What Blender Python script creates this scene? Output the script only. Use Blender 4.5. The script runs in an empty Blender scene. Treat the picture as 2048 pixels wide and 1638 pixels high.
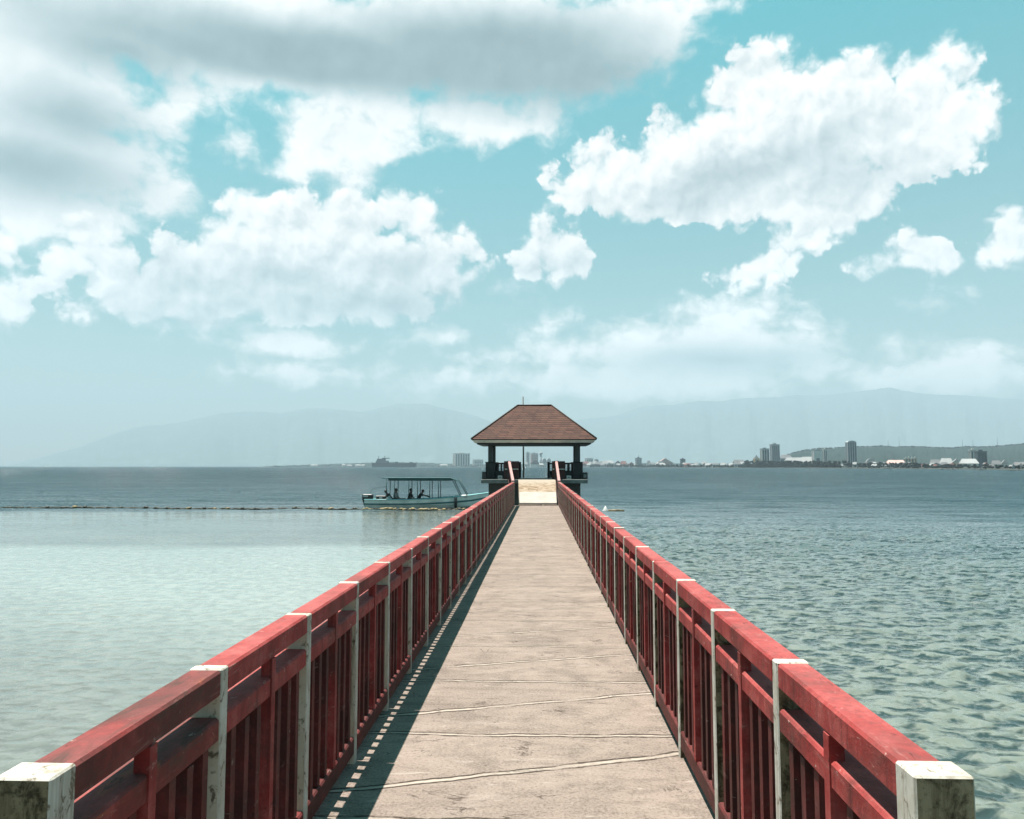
import bpy, bmesh, math, random
from mathutils import Vector, Matrix
random.seed(7)
R = math.radians
SC = bpy.context.scene
COL = SC.collection
# ------------------------------------------------------------------ camera
F = 1500.0                       # focal length in photo pixels (2048 wide)
PITCH = math.atan((932.5 - 819) / F)
YAW = math.atan(54 / F)          # the pier runs along +Y; the camera looks a little to the left of it
CAMZ = 1.85
WATER = -1.45
cd = bpy.data.cameras.new('camera'); cam = bpy.data.objects.new('camera', cd); COL.objects.link(cam)
cam.location = (0, 0, CAMZ)
cam.rotation_euler = (R(90) + PITCH, 0, YAW)
cd.sensor_width = 36; cd.lens = F / 2048 * 36
cd.clip_start = 0.05; cd.clip_end = 200000
SC.camera = cam
_h = Vector((-math.sin(YAW), math.cos(YAW), 0)); _z = Vector((0, 0, 1))
_fw = _h * math.cos(PITCH) + _z * math.sin(PITCH)
_up = -_h * math.sin(PITCH) + _z * math.cos(PITCH)
_rt = Vector((math.cos(YAW), math.sin(YAW), 0))
def ray(px, py): return _fw + _rt * ((px - 1024) / F) + _up * ((819 - py) / F)
def azel(px, py):
    d = ray(px, py).normalized(); return math.atan2(d.x, d.y), math.asin(d.z)
def at_y(px, py, Y):
    d = ray(px, py); return Vector((0, 0, CAMZ)) + d * (Y / d.y)
def at_d(px, D, z=WATER):        # point at horizontal distance D in the direction of photo column px (at the horizon)
    d = ray(px, 932); h = Vector((d.x, d.y, 0)); h = h / h.dot(_h)
    p = h * D; return Vector((p.x, p.y, z))
def z_at(py, D): return CAMZ + (932.5 - py) / F * D
# ------------------------------------------------------------------ exposure
SC.view_settings.view_transform = 'Standard'; SC.view_settings.look = 'None'
SC.view_settings.exposure = 1.5; SC.view_settings.gamma = 1; SC.view_settings.use_curve_mapping = False
SC.cycles.max_bounces = 6; SC.cycles.volume_bounces = 0; SC.cycles.use_denoising = True
SC.cycles.transparent_max_bounces = 8
# ------------------------------------------------------------------ sun
SUN = Vector((-0.226, 0.035, 1)).normalized()
sl = bpy.data.lights.new('sun', 'SUN'); so = bpy.data.objects.new('sun', sl); COL.objects.link(so)
so.rotation_euler = SUN.to_track_quat('Z', 'Y').to_euler(); so.location = (-20, 5, 60)
sl.energy = 5.0; sl.angle = R(0.53); sl.color = (1.0, 0.93, 0.85)
# ------------------------------------------------------------------ node helper
class NT:
    def __init__(s, nt): s.t = nt
    def n(s, typ, ins=None, **kw):
        nd = s.t.nodes.new('ShaderNode' + typ)
        for k, v in kw.items(): setattr(nd, k, v)
        for k, v in (ins or {}).items():
            sock = nd.inputs[k]
            if isinstance(v, bpy.types.NodeSocket): s.t.links.new(v, sock)
            elif v is not None:
                if hasattr(sock.default_value, '__len__') and not hasattr(v, '__len__'): v = (v,) * len(sock.default_value)
                if hasattr(sock.default_value, '__len__') and len(sock.default_value) == 4 and len(v) == 3: v = (*v, 1)
                sock.default_value = v
        return nd
    def m(s, op, a, b=None, c=None, clamp=False):
        d = {0: a}
        if b is not None: d[1] = b
        if c is not None: d[2] = c
        return s.n('Math', d, operation=op, use_clamp=clamp).outputs[0]
    def v(s, op, a, b=None, out=0):
        d = {0: a}
        if b is not None: d[1] = b
        return s.n('VectorMath', d, operation=op).outputs[out]
    def xyz(s, x, y, z=0): return s.n('CombineXYZ', {0: x, 1: y, 2: z}).outputs[0]
    def sep(s, v): return s.n('SeparateXYZ', {0: v}).outputs
    def noise(s, vec, scale, detail=2, rough=0.5, dist=0.0, dim='3D', typ='FBM', lac=2.0):
        return s.n('TexNoise', {'Vector': vec, 'Scale': scale, 'Detail': detail, 'Roughness': rough, 'Distortion': dist, 'Lacunarity': lac},
                   noise_dimensions=dim, noise_type=typ, normalize=True).outputs[0]
    def vor(s, vec, scale, detail=0, rough=0.5, feature='F1', dim='3D', smooth=0.5):
        ins = {'Vector': vec, 'Scale': scale, 'Detail': detail, 'Roughness': rough}
        nd = s.n('TexVoronoi', {}, voronoi_dimensions=dim, feature=feature)
        for k, v in ins.items():
            if isinstance(v, bpy.types.NodeSocket): s.t.links.new(v, nd.inputs[k])
            elif k in nd.inputs: nd.inputs[k].default_value = v
        if feature == 'SMOOTH_F1': nd.inputs['Smoothness'].default_value = smooth
        return nd.outputs['Distance']
    def mr(s, x, a, b, c=0.0, d=1.0, typ='LINEAR'):
        return s.n('MapRange', {0: x, 1: a, 2: b, 3: c, 4: d}, interpolation_type=typ, clamp=True).outputs[0]
    def mix(s, f, a, b, blend='MIX'):
        nd = s.t.nodes.new('ShaderNodeMix'); nd.data_type = 'RGBA'; nd.blend_type = blend
        for i, v in ((0, f), (6, a), (7, b)):
            if isinstance(v, bpy.types.NodeSocket): s.t.links.new(v, nd.inputs[i])
            else: nd.inputs[i].default_value = v if i == 0 else (*v[:3], 1)
        return nd.outputs[2]
    def ramp(s, f, stops, interp='LINEAR'):
        nd = s.n('ValToRGB', {0: f}); cr = nd.color_ramp; cr.interpolation = interp
        while len(cr.elements) < len(stops): cr.elements.new(0.5)
        for e, (p, c) in zip(cr.elements, stops):
            e.position = p; e.color = (*c, 1) if len(c) == 3 else c
        return nd.outputs[0]
# ------------------------------------------------------------------ world: Nishita sky with cumulus in it
W = bpy.data.worlds.new('World'); SC.world = W; W.use_nodes = True
W.node_tree.nodes.clear(); w = NT(W.node_tree)
geo = w.n('TexCoord').outputs['Generated']
sx, sy, sz = w.sep(geo)
az = w.m('ARCTAN2', sx, sy); el = w.m('ARCSINE', sz)
U = w.m('MULTIPLY', az, 15.0); V = w.m('MULTIPLY', el, 15.0)          # about 1 unit = 100 photo pixels
P0 = w.xyz(U, V, 0)
def warp(p, scale, amp, off):
    c = w.n('TexNoise', {'Vector': w.v('ADD', p, off), 'Scale': scale, 'Detail': 3, 'Roughness': 0.55}, noise_dimensions='3D').outputs['Color']
    d = w.v('MULTIPLY', w.v('SUBTRACT', c, (0.5, 0.5, 0.5)), (amp, amp, 0))
    return w.v('ADD', p, d)
def blobfield(p, blobs, k=0.25):
    acc = None; p0 = p
    for bi, b in enumerate(blobs):
        if bi % 6 == 5: p = w.v('ADD', p0, w.xyz(w.m('MULTIPLY', acc, 1e-7), 0.0, 0.0))     # keeps the evaluation in order (small shader stack)
        px, py, rx, ry = b[:4]; rot = b[4] if len(b) > 4 else 0; gain = b[5] if len(b) > 5 else 1.0
        a, e = azel(px, py)
        sxr = (azel(px + 20, py)[0] - azel(px - 20, py)[0]) / 40 * 15 * rx * 1.08
        syr = (azel(px, py - 20)[1] - azel(px, py + 20)[1]) / 40 * 15 * ry * 1.12
        mp = w.n('Mapping', {'Vector': p, 'Location': (a * 15, e * 15, 0), 'Rotation': (0, 0, R(rot)), 'Scale': (sxr, syr, 1)}, vector_type='TEXTURE').outputs[0]
        d = w.v('LENGTH', mp, out=1)
        rm = math.sqrt(sxr * syr) * gain
        f = w.m('MULTIPLY_ADD', d, -rm, rm)
        acc = f if acc is None else w.m('SMOOTH_MAX', acc, f, k)
    return acc
HARD = [ # (px, py, rx, ry, rot): right cumulus, left cumulus, small ones
 (1560,290,270,120,12),(1860,205,100,100),(1880,118,40,50),(1905,180,60,60),(1515,180,92,82),(1600,170,70,55),(1700,180,120,70),(1240,365,130,62),(1215,318,36,36),(1160,370,60,38),(1330,320,80,80),
 (1400,400,210,48),(1600,370,160,80),(1800,270,150,90),(1930,235,62,66),(1975,220,26,30),(1700,400,100,60,30),(1610,465,90,44,30),(1585,490,80,46,32),(1540,520,84,30,22),(1490,545,40,12,10),
 (515,425,66,46),(560,410,40,34),(600,450,100,60),(710,440,100,46),(690,415,36,24),(770,430,50,32),(835,455,50,46),(830,425,30,24),(640,530,250,92),(400,540,130,60,18),(350,500,60,36,30),(870,530,80,55),(915,500,40,40),
 (945,550,44,16,30),(970,545,20,8,25),(600,600,290,44),(300,590,150,52),(185,505,72,32),(180,480,40,20),(250,510,30,26),(120,530,50,24),(150,615,60,34),(25,612,60,34),(5,520,34,30),(70,570,60,30),
 (1098,492,54,40),(1085,470,30,24),(1105,510,50,46),(1130,525,42,34),(1060,520,28,24),(1820,525,110,22),(1800,497,26,18),(1890,515,40,22),(1745,535,46,16),(2045,465,52,44),(2010,490,36,26)]
SOFT = [
 (450,60,620,110),(80,160,230,170),(960,85,330,115,-4),(1190,80,190,95),(1320,40,110,60,20),(1200,150,140,50,8),(600,330,60,40,30),(1430,8,60,22),(130,320,230,100),(90,420,210,60),
 (290,235,130,52,20),(360,190,80,36,10),(690,265,130,95),(760,225,130,60),(960,240,150,48),(700,362,75,40,35),(1060,215,75,36),
 (480,285,42,36),(330,385,70,36),(560,218,50,20),
 (1400,700,270,62),(1540,612,55,26),(1300,760,330,40),(1900,755,200,45),(560,690,150,22),(1450,645,110,38),(1320,672,120,34),(1560,690,110,30),(1150,702,140,24),(1020,712,90,16),(1100,642,48,18,20),
 (1680,728,55,18),(1970,735,120,38),(2010,705,70,28),(1790,712,60,18),(600,748,150,20),(880,762,80,22),(700,742,60,14),
 (640,685,58,12),(465,690,18,10),(860,672,48,13),(1025,575,22,9),(1875,602,26,9),(420,648,110,12)]
DARK = [(760,610,230,40),(480,610,160,34),(560,560,120,36),(800,540,90,30),(560,125,480,46),(980,120,320,95),(1180,160,190,60),(700,118,480,58),(880,110,150,62),(240,100,190,52),(60,335,220,60),(1150,150,190,80),(680,612,260,36),(890,590,110,40),
 (1480,345,190,42,10),(1690,350,120,34),(380,640,150,22),(380,555,110,30),(150,240,140,60),(1450,720,180,24),(1110,535,45,18)]
def billow(p, sc, off, det=3.0):
    q = w.v('ADD', p, off)
    a = w.vor(q, sc, det, 0.55)         # rounded lumps with creases
    b = w.noise(q, sc * 0.9, 3, 0.5)
    return w.m('ADD', w.m('MULTIPLY', a, -0.95), w.m('MULTIPLY', b, 0.7))
Pw = warp(P0, 0.9, 0.32, (3.1, 7.7, 0.5)); Pb = warp(Pw, 3.0, 0.22, (1.1, 4.7, 2.5))
fh = blobfield(Pw, HARD, 0.25); fs = blobfield(Pw, SOFT, 0.3)
bl = billow(Pb, 1.5, (0, 0, 0)); bl2 = billow(Pb, 1.5, (-0.10, 0.17, 0))     # second sample a little towards the sun
lp = w.noise(Pw, 0.75, 3, 0.5)
fine = w.noise(Pb, 3.2, 7, 0.60)
wisp = w.noise(w.v('MULTIPLY', Pb, (0.75, 1.2, 1)), 1.2, 9, 0.62)
dh = w.m('ADD', fh, w.m('MULTIPLY_ADD', bl, 0.62, 0.50)); dh = w.m('ADD', dh, w.m('MULTIPLY_ADD', fine, 0.62, -0.29))
ds = w.m('ADD', fs, w.m('MULTIPLY_ADD', wisp, 2.2, -0.74)); ds = w.m('ADD', ds, w.m('MULTIPLY_ADD', bl, 0.45, 0.22))
# crisp on the sunlit tops, softer elsewhere
soft = w.mr(lp, 0.40, 0.60, 0.15, 0.48)
ah = w.mr(w.m('DIVIDE', dh, soft), 0.0, 1.0, typ='SMOOTHSTEP'); asf = w.mr(ds, 0.0, 0.85, typ='SMOOTHSTEP')
dk = w.mr(w.m('ADD', blobfield(Pw, DARK, 0.5), w.m('MULTIPLY_ADD', wisp, 0.5, -0.25)), -0.85, 1.05, typ='SMOOTHSTEP')
relief = w.m('SUBTRACT', bl, bl2)                                            # >0 on the side towards the sun
thick = w.mr(dh, 0.1, 1.5)
lh = w.m('ADD', w.m('MULTIPLY_ADD', relief, 0.32, 0.87), w.m('MULTIPLY', thick, -0.05))
lh = w.m('MINIMUM', w.m('ADD', lh, w.m('MULTIPLY_ADD', lp, 0.40, -0.20)), 1.02)
ls = w.m('ADD', w.m('MULTIPLY_ADD', relief, 0.10, 0.88), w.m('MULTIPLY_ADD', wisp, 0.5, -0.25))
hsel = ah
lum = w.m('ADD', w.m('MULTIPLY', lh, hsel), w.m('MULTIPLY', ls, w.m('SUBTRACT', 1.0, hsel)))
lum = w.m('MULTIPLY', lum, w.m('SUBTRACT', 1.0, w.m('MULTIPLY', dk, w.m('MULTIPLY_ADD', hsel, -0.20, 0.64))))
alpha = w.m('SUBTRACT', 1.0, w.m('MULTIPLY', w.m('SUBTRACT', 1.0, ah), w.m('SUBTRACT', 1.0, w.m('MULTIPLY', asf, 0.95))))
alpha = w.m('MULTIPLY', alpha, w.mr(sy, 0.0, 0.2))
lowgain = w.mr(el, R(3), R(17), 1.6, 1.0)
ccol = w.mix(w.mr(lum, 0.35, 0.85), (0.74, 0.95, 1.0), (1.0, 0.985, 0.965))
CLOUD_GAIN = 0.51
cval = w.m('MULTIPLY', w.m('MULTIPLY', lum, CLOUD_GAIN), lowgain)
ccol = w.n('VectorMath', {0: ccol, 'Scale': cval}, operation='SCALE').outputs[0]
sky = w.n('TexSky', sky_type='NISHITA'); sky.sun_disc = False
sky.sun_elevation = math.asin(SUN.z); sky.sun_rotation = math.atan2(SUN.x, SUN.y)
sky.air_density = 1.0; sky.dust_density = 0.6; sky.ozone_density = 1.0; sky.altitude = 0
tint = w.ramp(w.m('DIVIDE', el, R(40)), [(0.0, (0.72, 0.70, 0.52)), (0.4, (0.50, 0.93, 0.65)), (0.78, (0.16, 1.25, 0.84)), (1.0, (0.16, 1.2, 0.84))])
skyc = w.n('VectorMath', {0: w.mix(1.0, sky.outputs[0], tint, 'MULTIPLY'), 'Scale': 1.3}, operation='SCALE').outputs[0]
bgs = w.n('Background', {'Color': skyc, 'Strength': 0.05}).outputs[0]
bgc = w.n('Background', {'Color': ccol, 'Strength': 1.0}).outputs[0]
mx = w.n('MixShader', {0: alpha, 1: bgs, 2: bgc}).outputs[0]
w.n('OutputWorld', {'Surface': mx})
W.cycles.sampling_method = 'MANUAL'; W.cycles.sample_map_resolution = 512
# ------------------------------------------------------------------ material helpers
def mat(name, build):
    m = bpy.data.materials.new(name); m.use_nodes = True; m.node_tree.nodes.clear()
    t = NT(m.node_tree); pos = t.n('NewGeometry').outputs['Position']
    sh = build(t, pos); t.n('OutputMaterial', {'Surface': sh}); return m
def bsdf(t, col, rough=0.6, normal=None, spec=0.5, metal=0.0, ior=None):
    d = {'Base Color': col, 'Roughness': rough, 'Specular IOR Level': spec, 'Metallic': metal}
    if normal is not None: d['Normal'] = normal
    if ior: d['IOR'] = ior
    return t.n('BsdfPrincipled', d).outputs[0]
def bump(t, h, strength=0.3, dist=0.02): return t.n('Bump', {'Height': h, 'Strength': strength, 'Distance': dist}).outputs[0]
def simple(name, col, rough=0.6, var=0.25, scale=3.0, spec=0.4, metal=0.0, bstr=0.0):
    def b(t, pos):
        n = t.noise(pos, scale, 5, 0.6)
        k = t.mr(n, 0.3, 0.7, 1 - var, 1 + var)
        c = t.n('VectorMath', {0: col, 'Scale': k}, operation='SCALE').outputs[0]
        return bsdf(t, c, rough, bump(t, n, bstr, 0.02) if bstr else None, spec, metal)
    return mat(name, b)
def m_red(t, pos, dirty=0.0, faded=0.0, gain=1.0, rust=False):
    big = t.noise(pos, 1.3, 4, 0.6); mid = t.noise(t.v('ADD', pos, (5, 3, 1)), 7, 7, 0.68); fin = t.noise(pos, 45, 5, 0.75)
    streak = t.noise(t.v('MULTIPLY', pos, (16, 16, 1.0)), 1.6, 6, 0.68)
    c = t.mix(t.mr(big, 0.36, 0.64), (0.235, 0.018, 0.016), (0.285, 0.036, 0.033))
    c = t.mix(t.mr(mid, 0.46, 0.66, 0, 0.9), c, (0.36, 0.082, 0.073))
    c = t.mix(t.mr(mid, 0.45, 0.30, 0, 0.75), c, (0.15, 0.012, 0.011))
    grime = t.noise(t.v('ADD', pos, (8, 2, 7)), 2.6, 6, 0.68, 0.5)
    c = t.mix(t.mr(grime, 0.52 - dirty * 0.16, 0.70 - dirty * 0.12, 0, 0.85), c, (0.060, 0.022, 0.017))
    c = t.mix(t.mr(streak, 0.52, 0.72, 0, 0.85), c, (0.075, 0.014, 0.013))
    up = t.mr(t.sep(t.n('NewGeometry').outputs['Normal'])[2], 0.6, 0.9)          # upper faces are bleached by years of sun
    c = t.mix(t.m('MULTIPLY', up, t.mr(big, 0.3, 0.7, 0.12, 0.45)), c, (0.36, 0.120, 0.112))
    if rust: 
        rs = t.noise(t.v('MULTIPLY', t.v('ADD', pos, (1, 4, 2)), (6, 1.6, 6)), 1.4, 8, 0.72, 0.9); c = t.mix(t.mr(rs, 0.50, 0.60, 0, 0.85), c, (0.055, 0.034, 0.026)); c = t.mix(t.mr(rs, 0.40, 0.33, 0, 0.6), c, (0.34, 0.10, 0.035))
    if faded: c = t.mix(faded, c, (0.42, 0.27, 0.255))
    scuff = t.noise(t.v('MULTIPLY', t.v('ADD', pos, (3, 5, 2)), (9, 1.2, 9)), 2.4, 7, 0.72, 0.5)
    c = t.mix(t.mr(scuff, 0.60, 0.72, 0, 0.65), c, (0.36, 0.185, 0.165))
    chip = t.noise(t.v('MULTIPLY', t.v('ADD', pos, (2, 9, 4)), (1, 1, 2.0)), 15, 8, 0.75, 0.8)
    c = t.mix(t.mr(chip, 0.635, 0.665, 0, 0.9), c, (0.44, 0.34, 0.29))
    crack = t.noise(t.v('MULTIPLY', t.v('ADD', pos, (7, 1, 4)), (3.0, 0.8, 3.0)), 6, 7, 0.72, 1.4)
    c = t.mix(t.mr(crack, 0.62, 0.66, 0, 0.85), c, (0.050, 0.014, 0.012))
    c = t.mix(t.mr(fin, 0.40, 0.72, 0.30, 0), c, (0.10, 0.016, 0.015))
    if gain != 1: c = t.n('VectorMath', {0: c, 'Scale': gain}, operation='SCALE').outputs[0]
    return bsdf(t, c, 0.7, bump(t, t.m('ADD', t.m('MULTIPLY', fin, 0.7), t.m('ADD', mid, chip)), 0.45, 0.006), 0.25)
def m_white(t, pos):
    n = t.noise(pos, 6, 6, 0.68); chip = t.noise(t.v('MULTIPLY', pos, (1, 1, 0.5)), 24, 7, 0.74, 0.8); run = t.noise(t.v('MULTIPLY', pos, (22, 22, 1.0)), 1.5, 5, 0.65)
    c = t.mix(t.mr(n, 0.38, 0.66), (0.46, 0.435, 0.395), (0.34, 0.305, 0.25))
    c = t.mix(t.mr(run, 0.50, 0.72, 0, 0.75), c, (0.17, 0.135, 0.095))
    c = t.mix(t.mr(chip, 0.56, 0.61, 0, 0.9), c, (0.12, 0.092, 0.062))
    return bsdf(t, c, 0.75, bump(t, t.m('ADD', chip, n), 0.5, 0.005), 0.25)
def m_concrete(t, pos):
    n = t.noise(pos, 5, 6, 0.65); d = t.noise(t.v('ADD', pos, (3, 3, 8)), 11, 8, 0.72, 0.5); f = t.noise(pos, 60, 4, 0.75); run = t.noise(t.v('MULTIPLY', pos, (20, 20, 1.4)), 1.4, 6, 0.68)
    c = t.mix(t.mr(n, 0.35, 0.65), (0.155, 0.112, 0.062), (0.25, 0.195, 0.125))
    c = t.mix(t.mr(run, 0.48, 0.68, 0, 0.8), c, (0.060, 0.042, 0.022))
    c = t.mix(t.mr(d, 0.47, 0.58, 0, 0.9), c, (0.030, 0.020, 0.010))
    c = t.mix(t.mr(d, 0.36, 0.30, 0, 0.9), c, (0.36, 0.31, 0.23)); c = t.mix(t.mr(f, 0.45, 0.3, 0, 0.6), c, (0.04, 0.03, 0.018))
    return bsdf(t, c, 0.9, bump(t, t.m('ADD', d, f), 0.7, 0.008), 0.15)
def m_tan(t, pos):
    n = t.noise(pos, 5, 6, 0.65); d = t.noise(t.v('ADD', pos, (3, 3, 8)), 13, 8, 0.72, 0.5); run = t.noise(t.v('MULTIPLY', pos, (24, 24, 1.4)), 1.4, 6, 0.68)
    c = t.mix(t.mr(n, 0.35, 0.65), (0.52, 0.44, 0.35), (0.40, 0.32, 0.24))
    c = t.mix(t.mr(run, 0.54, 0.68, 0, 0.8), c, (0.13, 0.085, 0.05)); c = t.mix(t.mr(d, 0.56, 0.64, 0, 0.85), c, (0.06, 0.04, 0.024))
    return bsdf(t, c, 0.9, bump(t, d, 0.6, 0.006), 0.15)
def m_deck(t, pos):
    x, y, z = t.sep(pos)
    wob = t.m('MULTIPLY_ADD', t.noise(pos, 2.5, 4, 0.6), 0.10, -0.05)
    wob2 = t.m('MULTIPLY_ADD', t.noise(pos, 0.35, 2, 0.5), 0.16, -0.08)
    def lines(off, per, slope, halfw):
        v = t.m('ADD', t.m('ADD', t.m('MULTIPLY_ADD', x, -slope, y), wob), wob2)
        v = t.m('SUBTRACT', v, off)
        r = t.m('ABSOLUTE', t.m('SUBTRACT', t.m('FRACT', t.m('ADD', t.m('DIVIDE', v, per), 0.5)), 0.5))
        d = t.m('MULTIPLY', r, per)
        return t.mr(d, halfw, halfw * 0.75), t.mr(t.m('ABSOLUTE', t.m('SUBTRACT', d, halfw)), 0.013, 0.005)
    l1, e1 = lines(5.34, 1.275, 0.0, 0.022); l2, e2 = lines(4.75, 1.285, 0.305, 0.027)
    light = t.m('MAXIMUM', l1, l2); edge = t.m('MAXIMUM', e1, e2)
    brk = t.noise(t.v('ADD', pos, (4, 4, 0)), 3.0, 5, 0.7)
    crk = t.noise(t.v('MULTIPLY', t.v('ADD', pos, (5, 2, 0)), (0.9, 1.6, 1)), 1.1, 7, 0.62, 0.8)
    crk = t.m('MULTIPLY', t.mr(t.m('ABSOLUTE', t.m('SUBTRACT', crk, 0.5)), 0.006, 0.002), t.mr(brk, 0.5, 0.6))
    edge = t.m('MAXIMUM', t.m('MULTIPLY', edge, t.mr(brk, 0.36, 0.5)), t.m('MULTIPLY', crk, 0.75)); light = t.m('MULTIPLY', light, t.mr(brk, 0.38, 0.55, 0.1, 0.95))
    big = t.noise(t.v('MULTIPLY', pos, (0.8, 1.5, 1)), 0.9, 4, 0.6); mid = t.noise(t.v('MULTIPLY', pos, (1, 2.4, 1)), 4, 7, 0.68); fin = t.noise(pos, 55, 5, 0.75)
    scr = t.noise(t.v('MULTIPLY', t.v('ADD', pos, (1, 7, 0)), (1.6, 8, 1)), 2.2, 7, 0.7, 0.4)
    far = t.mr(y, 4.0, 16.0, 0.35, 1.0)
    blot = t.noise(t.v('ADD', pos, (3, 1, 0)), 1.6, 7, 0.7, 0.6)
    c = t.mix(t.mr(big, 0.34, 0.66), (0.162, 0.126, 0.106), (0.212, 0.168, 0.142))
    c = t.mix(t.mr(blot, 0.48, 0.62, 0, 0.85), c, (0.105, 0.082, 0.068)); c = t.mix(t.mr(blot, 0.44, 0.30, 0, 0.6), c, (0.250, 0.205, 0.178))
    c = t.mix(t.mr(mid, 0.50, 0.66, 0, 0.75), c, (0.098, 0.076, 0.063)); c = t.mix(t.mr(mid, 0.42, 0.28, 0, 0.6), c, (0.250, 0.205, 0.178))
    c = t.mix(t.mr(fin, 0.40, 0.70, 0.0, 0.7), c, (0.275, 0.229, 0.199)); c = t.mix(t.mr(fin, 0.46, 0.28, 0.0, 0.75), c, (0.070, 0.053, 0.043))
    c = t.mix(t.mr(scr, 0.60, 0.67, 0, 0.8), c, (0.290, 0.248, 0.218)); c = t.mix(t.mr(scr, 0.36, 0.30, 0, 0.6), c, (0.065, 0.050, 0.040))
    st = t.noise(t.v('MULTIPLY', pos, (0.45, 6.0, 1)), 1.3, 7, 0.72, 0.3)
    c = t.mix(t.m('MULTIPLY', t.mr(st, 0.55, 0.68, 0, 0.55), far), c, (0.085, 0.065, 0.051)); c = t.mix(t.m('MULTIPLY', t.mr(st, 0.45, 0.33, 0, 0.5), far), c, (0.270, 0.224, 0.195))
    c = t.mix(light, c, (0.330, 0.282, 0.242)); c = t.mix(t.m('MULTIPLY', edge, 0.95), c, (0.032, 0.023, 0.017))
    h = t.m('ADD', t.m('MULTIPLY', fin, 0.6), t.m('MULTIPLY', edge, -1.4)); h = t.m('ADD', h, t.m('ADD', mid, t.m('MULTIPLY', light, 0.5)))
    return bsdf(t, c, 0.9, bump(t, h, 0.7, 0.008), 0.15)
M = {'red': mat('weathered_red_paint', m_red), 'red_shaded': mat('grimy_shaded_red_paint', lambda t, p: m_red(t, p, 1.0, 0.0, 0.5)), 'stained': mat('stained_rusty_red_paint', lambda t, p: m_red(t, p, 0.9, 0.0, 0.9, True)), 'pink': mat('sun_faded_red_paint', lambda t, p: m_red(t, p, 0.0, 0.85)), 'white': mat('chipped_white_paint', m_white), 'concrete': mat('dirty_concrete', m_concrete),  # balusters and bottom rail: grime, plus shade between them darkened into the colour
     'tanpost': mat('tan_weathered_concrete', m_tan), 'deck': mat('worn_concrete_deck', m_deck)}
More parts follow.
